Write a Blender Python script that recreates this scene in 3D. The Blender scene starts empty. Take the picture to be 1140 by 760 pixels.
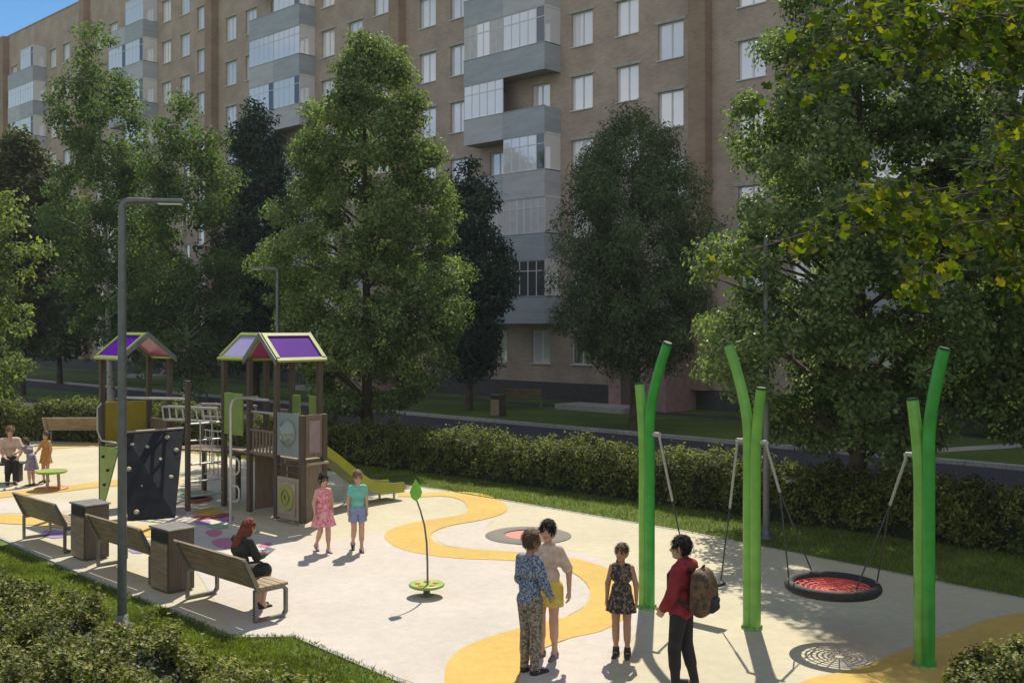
import bpy, math, random
import numpy as np
from mathutils import Vector, Matrix

# ------------------------------------------------------------------ scene, camera, sky, sun
S = bpy.context.scene
COL = S.collection
FPX, HZN, EYE = 1160.0, 362.0, 3.6          # focal length and horizon measured on the 1140x760 photograph

cam = bpy.data.cameras.new('camera')
cam.sensor_width = 36.0
cam.lens = 36.0 * FPX / 1140.0
cam.shift_y = -18.0 / 1140.0
cam.clip_end = 2000
camo = bpy.data.objects.new('camera', cam)
camo.location = (0, 0, EYE)
camo.rotation_euler = (math.radians(90), 0, 0)
COL.objects.link(camo)
S.camera = camo

SUN_EL, SUN_AZ = math.radians(52), math.radians(8.5)      # sun ahead of the camera, a little to the right
sun_dir = Vector((math.sin(SUN_AZ) * math.cos(SUN_EL), math.cos(SUN_AZ) * math.cos(SUN_EL), math.sin(SUN_EL)))
sun = bpy.data.lights.new('sun', 'SUN')
sun.energy = 4.4
sun.angle = math.radians(0.5)
sun.color = (1.0, 0.92, 0.78)
suno = bpy.data.objects.new('sun', sun)
suno.rotation_euler = sun_dir.to_track_quat('Z', 'Y').to_euler()
suno.location = (0, 0, 60)
COL.objects.link(suno)

world = bpy.data.worlds.new('World')
S.world = world
world.use_nodes = True
nt = world.node_tree
nt.nodes.clear()
w_out = nt.nodes.new('ShaderNodeOutputWorld')
w_bg = nt.nodes.new('ShaderNodeBackground')
w_sky = nt.nodes.new('ShaderNodeTexSky')
w_sky.sky_type = 'NISHITA'
w_sky.sun_disc = False
w_sky.sun_elevation = SUN_EL
w_sky.sun_rotation = SUN_AZ
w_sky.ozone_density = 2.2
w_sky.air_density = 1.0
w_sky.dust_density = 0.1
w_bg.inputs['Strength'].default_value = 0.078
w_tc = nt.nodes.new('ShaderNodeTexCoord')
w_map = nt.nodes.new('ShaderNodeMapping')
w_map.inputs['Scale'].default_value = (1.0, 1.0, 3.2)
w_no = nt.nodes.new('ShaderNodeTexNoise')
w_no.inputs['Scale'].default_value = 3.1
w_no.inputs['Detail'].default_value = 7
w_no.inputs['Roughness'].default_value = 0.6
w_rp = nt.nodes.new('ShaderNodeValToRGB')
w_rp.color_ramp.elements[0].position = 0.56
w_rp.color_ramp.elements[0].color = (0, 0, 0, 1)
w_rp.color_ramp.elements[1].position = 0.84
w_rp.color_ramp.elements[1].color = (0.92, 0.92, 0.92, 1)
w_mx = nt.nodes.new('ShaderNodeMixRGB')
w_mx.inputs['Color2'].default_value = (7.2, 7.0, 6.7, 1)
nt.links.new(w_tc.outputs['Generated'], w_map.inputs['Vector'])
nt.links.new(w_map.outputs['Vector'], w_no.inputs['Vector'])
# unseen bright cloud added behind the viewer as facade fill, sky ahead mostly clear
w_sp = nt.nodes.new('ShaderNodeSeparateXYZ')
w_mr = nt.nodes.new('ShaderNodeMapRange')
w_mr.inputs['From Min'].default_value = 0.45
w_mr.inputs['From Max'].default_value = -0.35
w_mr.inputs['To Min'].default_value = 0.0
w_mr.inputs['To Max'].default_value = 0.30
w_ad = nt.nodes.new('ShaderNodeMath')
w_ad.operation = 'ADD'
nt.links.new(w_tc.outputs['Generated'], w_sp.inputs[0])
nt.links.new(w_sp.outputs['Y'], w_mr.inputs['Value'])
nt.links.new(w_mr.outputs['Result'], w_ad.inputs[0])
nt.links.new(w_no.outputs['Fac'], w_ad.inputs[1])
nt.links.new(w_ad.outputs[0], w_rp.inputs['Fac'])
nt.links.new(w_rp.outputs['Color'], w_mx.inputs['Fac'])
w_hs = nt.nodes.new('ShaderNodeHueSaturation')
w_hs.inputs['Saturation'].default_value = 1.3
nt.links.new(w_sky.outputs['Color'], w_hs.inputs['Color'])
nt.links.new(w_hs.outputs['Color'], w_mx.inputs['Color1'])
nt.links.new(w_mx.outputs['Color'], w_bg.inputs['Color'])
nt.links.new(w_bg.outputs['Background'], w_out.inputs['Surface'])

S.view_settings.view_transform = 'Standard'
S.view_settings.look = 'None'
S.view_settings.exposure = 0.55
S.view_settings.gamma = 1.0
S.view_settings.use_curve_mapping = False
S.cycles.max_bounces = 9
S.cycles.diffuse_bounces = 5
S.cycles.transparent_max_bounces = 6
S.cycles.use_denoising = True

# ------------------------------------------------------------------ frames
UX, UY, VX, VY = -0.7247, 0.6890, 0.6890, 0.7247          # U runs away to the left, V away to the right
ROT = math.atan2(VY, VX)                                   # local x = v, local y = u

def W(u, v):
    return (UX * u + VX * v, UY * u + VY * v)

def at(px, py, h=0.0):
    """the ground point (or point at height h) seen at a pixel of the photograph"""
    z = FPX * (EYE - h) / (py - HZN)
    return ((px - 570.0) * z / FPX, z)

def uv(px, py, h=0.0):
    x, z = at(px, py, h)
    return (UX * x + UY * z, VX * x + VY * z)

# ------------------------------------------------------------------ materials
def lin(c):
    if isinstance(c, str):
        c = tuple(int(c[i:i + 2], 16) / 255 for i in (0, 2, 4))
        c = tuple(x / 12.92 if x <= 0.04045 else ((x + 0.055) / 1.055) ** 2.4 for x in c)
    return (c[0], c[1], c[2], 1.0)

MATS = {}
def mat(name, c1, c2=None, rough=0.7, scale=8.0, detail=4.0, metal=0.0, bump=0.0, bscale=None, spec=0.5,
        contrast=(0.35, 0.65), stretch=(1, 1, 1), coat=0.0, macro=None):
    if name in MATS:
        return MATS[name]
    m = bpy.data.materials.new(name)
    m.use_nodes = True
    n, l = m.node_tree.nodes, m.node_tree.links
    b = n['Principled BSDF']
    b.inputs['Roughness'].default_value = rough
    b.inputs['Metallic'].default_value = metal
    b.inputs['Specular IOR Level'].default_value = spec
    b.inputs['Coat Weight'].default_value = coat
    c2 = c2 if c2 is not None else c1
    tc = n.new('ShaderNodeTexCoord')
    mp = n.new('ShaderNodeMapping')
    mp.inputs['Scale'].default_value = stretch
    l.new(tc.outputs['Object'], mp.inputs['Vector'])
    no = n.new('ShaderNodeTexNoise')
    no.inputs['Scale'].default_value = scale
    no.inputs['Detail'].default_value = detail
    l.new(mp.outputs['Vector'], no.inputs['Vector'])
    rp = n.new('ShaderNodeValToRGB')
    rp.color_ramp.elements[0].position = contrast[0]
    rp.color_ramp.elements[1].position = contrast[1]
    rp.color_ramp.elements[0].color = lin(c1)
    rp.color_ramp.elements[1].color = lin(c2)
    l.new(no.outputs['Fac'], rp.inputs['Fac'])
    col = rp.outputs['Color']
    if macro:                                             # slow stains: (scale, strength)
        n3 = n.new('ShaderNodeTexNoise')
        n3.inputs['Scale'].default_value = macro[0]
        n3.inputs['Detail'].default_value = 5
        l.new(mp.outputs['Vector'], n3.inputs['Vector'])
        r3 = n.new('ShaderNodeMapRange')
        r3.inputs['From Min'].default_value = 0.3
        r3.inputs['From Max'].default_value = 0.7
        r3.inputs['To Min'].default_value = 1 - macro[1]
        r3.inputs['To Max'].default_value = 1 + macro[1] * 0.6
        l.new(n3.outputs['Fac'], r3.inputs['Value'])
        mm = n.new('ShaderNodeVectorMath')
        mm.operation = 'SCALE'
        l.new(col, mm.inputs[0])
        l.new(r3.outputs['Result'], mm.inputs['Scale'])
        col = mm.outputs['Vector']
    if name.startswith('rubber_'):                        # scuffs and dust on the safety surface
        n4 = n.new('ShaderNodeTexNoise')
        n4.inputs['Scale'].default_value = 6.0
        n4.inputs['Detail'].default_value = 9
        n4.inputs['Roughness'].default_value = 0.7
        l.new(mp.outputs['Vector'], n4.inputs['Vector'])
        r4 = n.new('ShaderNodeMapRange')
        r4.inputs['From Min'].default_value = 0.3
        r4.inputs['From Max'].default_value = 0.7
        r4.inputs['To Min'].default_value = 0.90
        r4.inputs['To Max'].default_value = 1.07
        l.new(n4.outputs['Fac'], r4.inputs['Value'])
        m4 = n.new('ShaderNodeVectorMath')
        m4.operation = 'SCALE'
        l.new(col, m4.inputs[0])
        l.new(r4.outputs['Result'], m4.inputs['Scale'])
        col = m4.outputs['Vector']
    l.new(col, b.inputs['Base Color'])
    if bump:
        n2 = n.new('ShaderNodeTexNoise')
        n2.inputs['Scale'].default_value = bscale or scale * 3
        n2.inputs['Detail'].default_value = 3
        l.new(mp.outputs['Vector'], n2.inputs['Vector'])
        bp = n.new('ShaderNodeBump')
        bp.inputs['Strength'].default_value = bump
        bp.inputs['Distance'].default_value = 0.02
        l.new(n2.outputs['Fac'], bp.inputs['Height'])
        l.new(bp.outputs['Normal'], b.inputs['Normal'])
    MATS[name] = m
    return m

def leafmat(name, cols, trans=0.35, rough=0.45, tcol=None, clump=1.3):
    if name in MATS:
        return MATS[name]
    m = bpy.data.materials.new(name)
    m.use_nodes = True
    n, l = m.node_tree.nodes, m.node_tree.links
    b = n['Principled BSDF']
    out = n['Material Output']
    b.inputs['Roughness'].default_value = rough
    b.inputs['Specular IOR Level'].default_value = 0.15
    b.inputs['Roughness'].default_value = rough + 0.15
    g = n.new('ShaderNodeNewGeometry')
    rp = n.new('ShaderNodeValToRGB')
    cr = rp.color_ramp
    cr.elements[0].position = 0.0
    cr.elements[0].color = lin(cols[0])
    cr.elements[1].position = 1.0
    cr.elements[1].color = lin(cols[-1])
    for i, c in enumerate(cols[1:-1]):
        e = cr.elements.new((i + 1) / (len(cols) - 1))
        e.color = lin(c)
    l.new(g.outputs['Random Per Island'], rp.inputs['Fac'])
    tcn = n.new('ShaderNodeTexCoord')
    nz = n.new('ShaderNodeTexNoise')
    nz.inputs['Scale'].default_value = clump
    nz.inputs['Detail'].default_value = 2
    l.new(tcn.outputs['Object'], nz.inputs['Vector'])
    mr = n.new('ShaderNodeMapRange')
    mr.inputs['From Min'].default_value = 0.32
    mr.inputs['From Max'].default_value = 0.68
    mr.inputs['To Min'].default_value = 0.68
    mr.inputs['To Max'].default_value = 1.38
    l.new(nz.outputs['Fac'], mr.inputs['Value'])
    vm = n.new('ShaderNodeVectorMath')
    vm.operation = 'SCALE'
    l.new(rp.outputs['Color'], vm.inputs[0])
    l.new(mr.outputs['Result'], vm.inputs['Scale'])
    rp = vm
    l.new(rp.outputs[0], b.inputs['Base Color'])
    t = n.new('ShaderNodeBsdfTranslucent')
    gm = n.new('ShaderNodeMixRGB')
    gm.blend_type = 'MULTIPLY'
    gm.inputs['Fac'].default_value = 1.0
    gm.inputs['Color2'].default_value = tcol or (1.5, 1.6, 0.7, 1)
    l.new(rp.outputs[0], gm.inputs['Color1'])
    l.new(gm.outputs['Color'], t.inputs['Color'])
    mx = n.new('ShaderNodeMixShader')
    mx.inputs['Fac'].default_value = trans
    l.new(b.outputs['BSDF'], mx.inputs[1])
    l.new(t.outputs['BSDF'], mx.inputs[2])
    l.new(mx.outputs['Shader'], out.inputs['Surface'])
    MATS[name] = m
    return m

def brickmat(name, a, b_, mortar):
    m = bpy.data.materials.new(name)
    m.use_nodes = True
    n, l = m.node_tree.nodes, m.node_tree.links
    b = n['Principled BSDF']
    b.inputs['Roughness'].default_value = 0.88
    b.inputs['Specular IOR Level'].default_value = 0.2
    tc = n.new('ShaderNodeTexCoord')
    sx = n.new('ShaderNodeSeparateXYZ')
    l.new(tc.outputs['Object'], sx.inputs[0])
    ad = n.new('ShaderNodeMath')
    ad.operation = 'ADD'
    l.new(sx.outputs['X'], ad.inputs[0])
    l.new(sx.outputs['Y'], ad.inputs[1])
    cx = n.new('ShaderNodeCombineXYZ')
    l.new(ad.outputs[0], cx.inputs['X'])
    l.new(sx.outputs['Z'], cx.inputs['Y'])
    br = n.new('ShaderNodeTexBrick')
    br.inputs['Scale'].default_value = 1.0
    br.inputs['Brick Width'].default_value = 0.26
    br.inputs['Row Height'].default_value = 0.1
    br.inputs['Mortar Size'].default_value = 0.012
    br.inputs['Color1'].default_value = lin(a)
    br.inputs['Color2'].default_value = lin(b_)
    br.inputs['Mortar'].default_value = lin(mortar)
    l.new(cx.outputs[0], br.inputs['Vector'])
    n3 = n.new('ShaderNodeTexNoise')
    n3.inputs['Scale'].default_value = 0.7
    n3.inputs['Detail'].default_value = 6
    l.new(tc.outputs['Object'], n3.inputs['Vector'])
    r3 = n.new('ShaderNodeMapRange')
    r3.inputs['From Min'].default_value = 0.3
    r3.inputs['From Max'].default_value = 0.7
    r3.inputs['To Min'].default_value = 0.82
    r3.inputs['To Max'].default_value = 1.12
    l.new(n3.outputs['Fac'], r3.inputs['Value'])
    mm = n.new('ShaderNodeVectorMath')
    mm.operation = 'SCALE'
    l.new(br.outputs['Color'], mm.inputs[0])
    l.new(r3.outputs['Result'], mm.inputs['Scale'])
    l.new(mm.outputs['Vector'], b.inputs['Base Color'])
    MATS[name] = m
    return m

# ------------------------------------------------------------------ mesh collecting helpers
class MB:
    """collects shapes into one mesh"""
    def __init__(self):
        self.v, self.f, self.n, self.sm, self.mi = [], [], 0, [], []
    def add(self, verts, faces, smooth=False, mi=0):
        o = self.n
        self.v.extend([tuple(map(float, p)) for p in verts])
        for f in faces:
            self.f.append([i + o for i in f])
            self.sm.append(smooth)
            self.mi.append(mi)
        self.n += len(verts)
        return self
    def box(self, x0, x1, y0, y1, z0, z1, mi=0):
        vs = [(x, y, z) for x in (x0, x1) for y in (y0, y1) for z in (z0, z1)]
        fs = [(0, 1, 3, 2), (4, 6, 7, 5), (0, 4, 5, 1), (2, 3, 7, 6), (0, 2, 6, 4), (1, 5, 7, 3)]
        return self.add(vs, fs, False, mi)
    def bbox(self, x0, x1, y0, y1, z0, z1, b=0.006, mi=0):
        """box with chamfered edges"""
        import itertools
        c = []
        for sx, sy, sz in itertools.product((0, 1), repeat=3):
            X, Y, Z = (x0, x1)[sx], (y0, y1)[sy], (z0, z1)[sz]
            dx, dy, dz = (b, -b)[sx], (b, -b)[sy], (b, -b)[sz]
            c += [(X, Y + dy, Z + dz), (X + dx, Y, Z + dz), (X + dx, Y + dy, Z)]
        def q(sx, sy, sz, k):
            return (sx * 4 + sy * 2 + sz) * 3 + k
        fs = []
        for s in (0, 1):
            f = [q(s, 0, 0, 0), q(s, 0, 1, 0), q(s, 1, 1, 0), q(s, 1, 0, 0)]; fs.append(f if s == 0 else f[::-1])
            f = [q(0, s, 0, 1), q(1, s, 0, 1), q(1, s, 1, 1), q(0, s, 1, 1)]; fs.append(f if s == 0 else f[::-1])
            f = [q(0, 0, s, 2), q(0, 1, s, 2), q(1, 1, s, 2), q(1, 0, s, 2)]; fs.append(f if s == 0 else f[::-1])
        for a in (0, 1):
            for bb in (0, 1):
                fs.append([q(0, a, bb, 1), q(1, a, bb, 1), q(1, a, bb, 2), q(0, a, bb, 2)])
                fs.append([q(a, 0, bb, 0), q(a, 1, bb, 0), q(a, 1, bb, 2), q(a, 0, bb, 2)])
                fs.append([q(a, bb, 0, 0), q(a, bb, 1, 0), q(a, bb, 1, 1), q(a, bb, 0, 1)])
        for sx, sy, sz in itertools.product((0, 1), repeat=3):
            fs.append([q(sx, sy, sz, 0), q(sx, sy, sz, 1), q(sx, sy, sz, 2)])
        return self.add(c, fs, False, mi)
    def quad(self, a, b, c, d, mi=0):
        return self.add([a, b, c, d], [(0, 1, 2, 3)], False, mi)
    def tube(self, pts, r, seg=10, caps=True, mi=0, smooth=True):
        pts = [Vector(p) for p in pts]
        rs = r if isinstance(r, (list, tuple)) else [r] * len(pts)
        vs, fs = [], []
        ref = None
        for i, p in enumerate(pts):
            if i == 0: d = pts[1] - pts[0]
            elif i == len(pts) - 1: d = pts[-1] - pts[-2]
            else: d = (pts[i + 1] - p).normalized() + (p - pts[i - 1]).normalized()
            d.normalize()
            if ref is None:
                ref = Vector((0, 0, 1)) if abs(d.z) < 0.9 else Vector((1, 0, 0))
            a = ref - d * ref.dot(d)
            if a.length < 1e-4:
                a = d.orthogonal()
            a.normalize()
            ref = a
            bvec = d.cross(a)
            for k in range(seg):
                t = 2 * math.pi * k / seg
                vs.append(p + (a * math.cos(t) + bvec * math.sin(t)) * rs[i])
        for i in range(len(pts) - 1):
            for k in range(seg):
                k2 = (k + 1) % seg
                fs.append((i * seg + k, i * seg + k2, (i + 1) * seg + k2, (i + 1) * seg + k))
        self.add(vs, fs, smooth, mi)
        if caps:
            m = len(pts) - 1
            self.add([vs[k] for k in range(seg)], [tuple(range(seg))[::-1]], False, mi)
            self.add([vs[m * seg + k] for k in range(seg)], [tuple(range(seg))], False, mi)
        return self
    def lathe(self, prof, seg=32, c=(0, 0, 0), mi=0, smooth=True, sx=1, sy=1):
        vs, fs = [], []
        for (r, z) in prof:
            for k in range(seg):
                t = 2 * math.pi * k / seg
                vs.append((c[0] + r * sx * math.cos(t), c[1] + r * sy * math.sin(t), c[2] + z))
        for i in range(len(prof) - 1):
            for k in range(seg):
                k2 = (k + 1) % seg
                fs.append((i * seg + k, i * seg + k2, (i + 1) * seg + k2, (i + 1) * seg + k))
        return self.add(vs, fs, smooth, mi)
    def prism(self, poly, z0, z1, mi=0):
        n = len(poly)
        vs = [(x, y, z0) for x, y in poly] + [(x, y, z1) for x, y in poly]
        fs = [tuple(range(n))[::-1], tuple(range(n, 2 * n))]
        fs += [(i, (i + 1) % n, n + (i + 1) % n, n + i) for i in range(n)]
        return self.add(vs, fs, False, mi)
    def slab(self, corners, thick, mi=0):
        """quad panel with a thickness along its normal"""
        p = [Vector(c) for c in corners]
        nrm = (p[1] - p[0]).cross(p[3] - p[0]).normalized() * thick
        n = len(p)
        vs = p + [q + nrm for q in p]
        fs = [tuple(range(n))[::-1], tuple(range(n, 2 * n))]
        fs += [(i, (i + 1) % n, n + (i + 1) % n, n + i) for i in range(n)]
        return self.add(vs, fs, False, mi)
    def build(self, name, mats, parent=None, loc=None, rz=None):
        me = bpy.data.meshes.new(name)
        me.from_pydata(self.v, [], self.f)
        me.polygons.foreach_set('use_smooth', self.sm)
        mats = mats if isinstance(mats, (list, tuple)) else [mats]
        for m in mats:
            me.materials.append(m)
        if len(mats) > 1:
            me.polygons.foreach_set('material_index', self.mi)
        me.update()
        return link(name, me, parent, loc, rz)

def link(name, me, parent=None, loc=None, rz=None):
    o = bpy.data.objects.new(name, me)
    COL.objects.link(o)
    if parent: o.parent = parent
    if loc is not None: o.location = loc
    if rz is not None: o.rotation_euler = (0, 0, rz)
    return o

def tag(o, label=None, cat=None, group=None, kind=None):
    if label: o['label'] = label
    if cat: o['category'] = cat
    if group: o['group'] = group
    if kind: o['kind'] = kind
    return o

def thing(name, label, cat, loc, rz=0.0, group=None):
    o = bpy.data.objects.new(name, None)
    o.empty_display_size = 0.2
    COL.objects.link(o)
    o.location = (loc[0], loc[1], loc[2] if len(loc) > 2 else 0.0)
    o.rotation_euler = (0, 0, rz)
    return tag(o, label, cat, group)

def dup(root, loc, rz, label, group=None):
    r = root.copy()
    COL.objects.link(r)
    r.location = (loc[0], loc[1], loc[2] if len(loc) > 2 else 0.0)
    r.rotation_euler = (0, 0, rz)
    r['label'] = label
    if group: r['group'] = group
    for ch in list(root.children):
        c = ch.copy(); COL.objects.link(c); c.parent = r
        for g in ch.children:
            d = g.copy(); COL.objects.link(d); d.parent = c
    return r

def npmesh(name, V, F, m, parent=None, loc=None, smooth=False, k=4):
    """numpy verts (n,3) and faces (m,k)"""
    me = bpy.data.meshes.new(name)
    nf = len(F)
    me.vertices.add(len(V)); me.vertices.foreach_set('co', np.asarray(V, np.float32).ravel())
    me.loops.add(nf * k); me.loops.foreach_set('vertex_index', np.asarray(F, np.int32).ravel())
    me.polygons.add(nf)
    me.polygons.foreach_set('loop_start', np.arange(0, nf * k, k, dtype=np.int32))
    me.polygons.foreach_set('loop_total', np.full(nf, k, np.int32))
    me.polygons.foreach_set('use_smooth', np.full(nf, smooth, bool))
    me.materials.append(m)
    me.update(calc_edges=True)
    return link(name, me, parent, loc)

# ------------------------------------------------------------------ foliage
def leaves(P, N, L, Wd, rng, shape='diamond', tilt=0.9, down=0.0):
    """one folded leaf per point P with rough normal N"""
    n = len(P)
    nn = N + rng.normal(0, tilt, (n, 3))
    nn /= np.linalg.norm(nn, axis=1)[:, None] + 1e-9
    d = rng.normal(0, 1, (n, 3)); d[:, 2] -= down
    d -= nn * (d * nn).sum(1)[:, None]
    d /= np.linalg.norm(d, axis=1)[:, None] + 1e-9
    s = np.cross(nn, d)
    sc = rng.uniform(0.65, 1.25, (n, 1))
    d *= L * sc; s *= Wd * sc * 0.5
    if shape == 'diamond':
        fold = nn * (0.18 * Wd)
        V = np.stack([P, P + d * 0.45 + s + fold, P + d, P + d * 0.45 - s + fold], 1)
        return V.reshape(-1, 3), np.arange(4 * n).reshape(n, 4), 4
    pts = [(0, 0), (.10, .42), (.34, .34), (.42, .98), (.62, .55), (.72, .62), (1.0, 0), (.72, -.62), (.62, -.55), (.42, -.98), (.34, -.34), (.10, -.42)]
    V = np.stack([P + d * a + s * b + nn * (abs(b) * 0.12 * Wd) for a, b in pts], 1)
    k = len(pts)
    return V.reshape(-1, 3), np.arange(k * n).reshape(n, k), k

def tree(name, label, base, prof, trunk_r, lmat, bmat, seed, n_cl=260, per=110, sig=0.28, L=0.16, Wd=0.11,
         group=None, limbs=26, inner=0.25, trunk_top=0.9, droop=0.0, down=0.0, z_squash=0.75, lean=0.0, shape='diamond', lump=0.22):
    """prof: list of (height, radius)"""
    rng = np.random.default_rng(seed)
    t = thing(name, label, 'tree', base, rng.uniform(0, 6.28), group)
    hs = np.array([p[0] for p in prof]); rs = np.array([p[1] for p in prof]) * 0.9
    # cluster centres
    H, A, R = [], [], []
    ph = rng.uniform(0, 6.28, 6)
    while len(H) < n_cl:
        h = rng.uniform(hs[0], hs[-1])
        r = np.interp(h, hs, rs)
        if rng.uniform() > (r / rs.max()) ** 1.3 + 0.06: continue
        a = rng.uniform(0, 2 * math.pi)
        lumpf = 1 + lump * math.sin(3 * a + ph[0] + h * 1.3) * math.cos(h * 2.1 + ph[1]) + lump * 0.7 * math.sin(5 * a + h * 0.9 + ph[2])
        q = (inner + (1 - inner) * rng.uniform() ** 0.55)
        H.append(h); A.append(a); R.append(max(0.05, r * lumpf * q))
    H, A, R = map(np.array, (H, A, R))
    C = np.stack([R * np.cos(A) + lean * (H / hs[-1]), R * np.sin(A), H - droop * R], 1)
    csz = rng.uniform(0.6, 1.3, n_cl) * sig
    cnt = (per * (csz / sig) ** 2 * rng.uniform(0.7, 1.2, n_cl)).astype(int)
    idx = np.repeat(np.arange(n_cl), cnt)
    off = rng.normal(0, 1, (len(idx), 3))
    off /= np.linalg.norm(off, axis=1)[:, None]
    off *= (rng.uniform(0, 1, len(idx)) ** 0.45)[:, None] * 1.5
    off[:, 2] *= z_squash
    P = C[idx] + off * csz[idx][:, None]
    N = off * 0.8 + C[idx] * np.array([0.25, 0.25, 0]) + np.array([0, 0, 0.55])
    V, F, k = leaves(P, N, L, Wd, rng, shape, 0.75, down)
    crown = npmesh('crown', V, F, lmat, t, k=k)
    mb = MB()
    ht = hs[-1] * trunk_top
    pts = []
    for i in range(9):
        f = i / 8
        pts.append((lean * f + 0.07 * math.sin(ph[3] + f * 5) * f, 0.07 * math.cos(ph[4] + f * 4) * f, ht * f))
    rad = [trunk_r * (1.35 if i == 0 else 1) * (1 - 0.88 * (i / 8)) for i in range(9)]
    mb.tube(pts, rad, 9)
    order = rng.permutation(n_cl)[:limbs]
    for j in order:
        c = C[j]
        d = math.hypot(c[0], c[1])
        h0 = max(hs[0] * 0.8, min(c[2] - d * 0.55, ht * 0.97))
        f = h0 / ht
        p0 = Vector((lean * f, 0, h0))
        p2 = Vector(c)
        p1 = p0.lerp(p2, 0.5) + Vector((0, 0, 0.12 * d))
        r0 = max(0.016, trunk_r * 0.42 * (1 - 0.7 * f))
        mb.tube([p0, p1, p2], [r0, r0 * 0.6, 0.008], 6, caps=False)
    mb.build('trunk', bmat, t)
    return t

def hedge(name, label, pts, width, height, lmat, tmat, seed, sprigs, per, L, Wd, sig, bump=0.10, group=None, hvar=0.08, cat='hedge', fr=1.0):
    """a clipped but bumpy hedge along a ground polyline"""
    rng = np.random.default_rng(seed)
    base = pts[0]
    t = thing(name, label, cat, base, 0, group)
    P = np.array([(p[0] - base[0], p[1] - base[1]) for p in pts], float)
    seg = np.linalg.norm(np.diff(P, axis=0), axis=1)
    cum = np.concatenate([[0], np.cumsum(seg)])
    tot = cum[-1]
    ph = rng.uniform(0, 6.28, 8)
    def surf(s, a, q):
        """s along, a angle 0..pi over the top, q radial share"""
        x = np.interp(s, cum, P[:, 0]); y = np.interp(s, cum, P[:, 1])
        i = np.clip(np.searchsorted(cum, s, side='right') - 1, 0, len(seg) - 1)
        d = np.diff(P, axis=0)[i] / seg[i][:, None]
        nx, ny = -d[:, 1], d[:, 0]
        ca, sa = np.cos(a), np.sin(a)
        e = 0.45
        ox = np.sign(ca) * np.abs(ca) ** e; oz = np.abs(sa) ** e
        s = s * fr
        lum = 1 + bump * (np.sin(s * 4.1 + ph[0] + 2 * a) * np.cos(a * 2.3 + ph[1] + s * 1.7) + 0.8 * np.sin(s * 7.3 + ph[2] - 3 * a) + 0.5 * np.sin(s * 13 + 5 * a + ph[3]))
        hh = height * (1 + hvar * np.sin(s * 1.9 + ph[4]) + hvar * 0.7 * np.sin(s * 5.3 + ph[5]))
        s = s / fr
        endf = np.clip(np.minimum(s, tot - s) / (width * 0.5), 0.0, 1.0) ** 0.4
        r = width * 0.5 * lum * q * (0.35 + 0.65 * endf)
        pos = np.stack([x + nx * ox * r, y + ny * ox * r, 0.06 + oz * hh * (0.55 + 0.45 * lum) * q * (0.5 + 0.5 * endf)], 1)
        nor = np.stack([nx * ca, ny * ca, sa], 1)
        return pos, nor
    s = rng.uniform(0, tot, sprigs)
    a = rng.uniform(0.03, math.pi - 0.03, sprigs)
    side = rng.uniform(0, 1, sprigs) < 0.6                  # leaves down to the foot of both faces
    a2 = np.arcsin(rng.uniform(0.02, 1, sprigs) ** (1 / 0.45))
    a = np.where(side, np.where(rng.uniform(0, 1, sprigs) < .5, a2, math.pi - a2), a)
    q = 0.72 + 0.30 * rng.uniform(0, 1, sprigs) ** 0.7
    C, N = surf(s, a, q)
    idx = np.repeat(np.arange(sprigs), per)
    off = rng.normal(0, 1, (len(idx), 3))
    along = rng.uniform(-1, 1.2, len(idx))
    pp = C[idx] + off * sig * 0.55 + (N[idx] * 0.6 + np.array([0, 0, 0.7])) * (along * sig)[:, None]
    pp[:, 2] = np.maximum(pp[:, 2], 0.01)
    V, F, k = leaves(pp, N[idx] + off * 0.5 + np.array([0, 0, 0.4]), L, Wd, rng, 'diamond', 0.6)
    npmesh('foliage', V, F, lmat, t, k=k)
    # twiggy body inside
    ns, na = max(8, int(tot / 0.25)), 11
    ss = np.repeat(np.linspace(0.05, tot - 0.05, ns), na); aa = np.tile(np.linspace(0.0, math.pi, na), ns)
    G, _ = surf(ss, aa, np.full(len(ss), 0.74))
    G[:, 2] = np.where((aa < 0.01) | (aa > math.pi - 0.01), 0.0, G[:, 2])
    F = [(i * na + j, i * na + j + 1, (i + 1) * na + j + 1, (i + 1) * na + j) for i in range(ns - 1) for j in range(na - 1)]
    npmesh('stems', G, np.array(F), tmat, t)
    return t

# ------------------------------------------------------------------ materials used
M_GRASS = mat('lawn', (0.0625, 0.1063, 0.02), (0.1313, 0.1812, 0.0375), 0.9, 22, 8, spec=0.2, bump=0.9, bscale=70, macro=(0.5, 0.3))
M_BLADE = leafmat('grass_blade', [(0.085, 0.125, 0.020), (0.145, 0.185, 0.036), (0.20, 0.23, 0.055)], 0.35, 0.6)
M_ASPH = mat('asphalt', (0.038, 0.038, 0.044), (0.06, 0.06, 0.066), 0.85, 60, 6, bump=0.3, macro=(0.4, 0.2), spec=0.3)
M_KERB = mat('kerb_concrete', (0.30, 0.30, 0.29), (0.40, 0.39, 0.37), 0.85, 14, 6, bump=0.2, macro=(0.8, 0.2))
M_CREAM = mat('rubber_cream', (0.4555, 0.4138, 0.2961), (0.5163, 0.4744, 0.3492), 0.85, 90, 5, bump=0.25, bscale=140, spec=0.25, macro=(0.7, 0.08))
M_PALE = mat('rubber_pale', (0.455, 0.412, 0.365), (0.53, 0.485, 0.435), 0.85, 90, 5, bump=0.25, bscale=140, spec=0.25, macro=(0.7, 0.08))
M_YEL = mat('rubber_yellow', (0.49, 0.33, 0.080), (0.57, 0.39, 0.115), 0.85, 90, 5, bump=0.25, bscale=140, spec=0.25, macro=(0.6, 0.10))
M_PINK = mat('rubber_pink', (0.4234, 0.146, 0.2409), (0.4818, 0.1898, 0.292), 0.85, 90, 5, spec=0.25)
M_LILAC = mat('rubber_lilac', (0.2628, 0.1825, 0.365), (0.3212, 0.2336, 0.4234), 0.85, 90, 5, spec=0.25)
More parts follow.
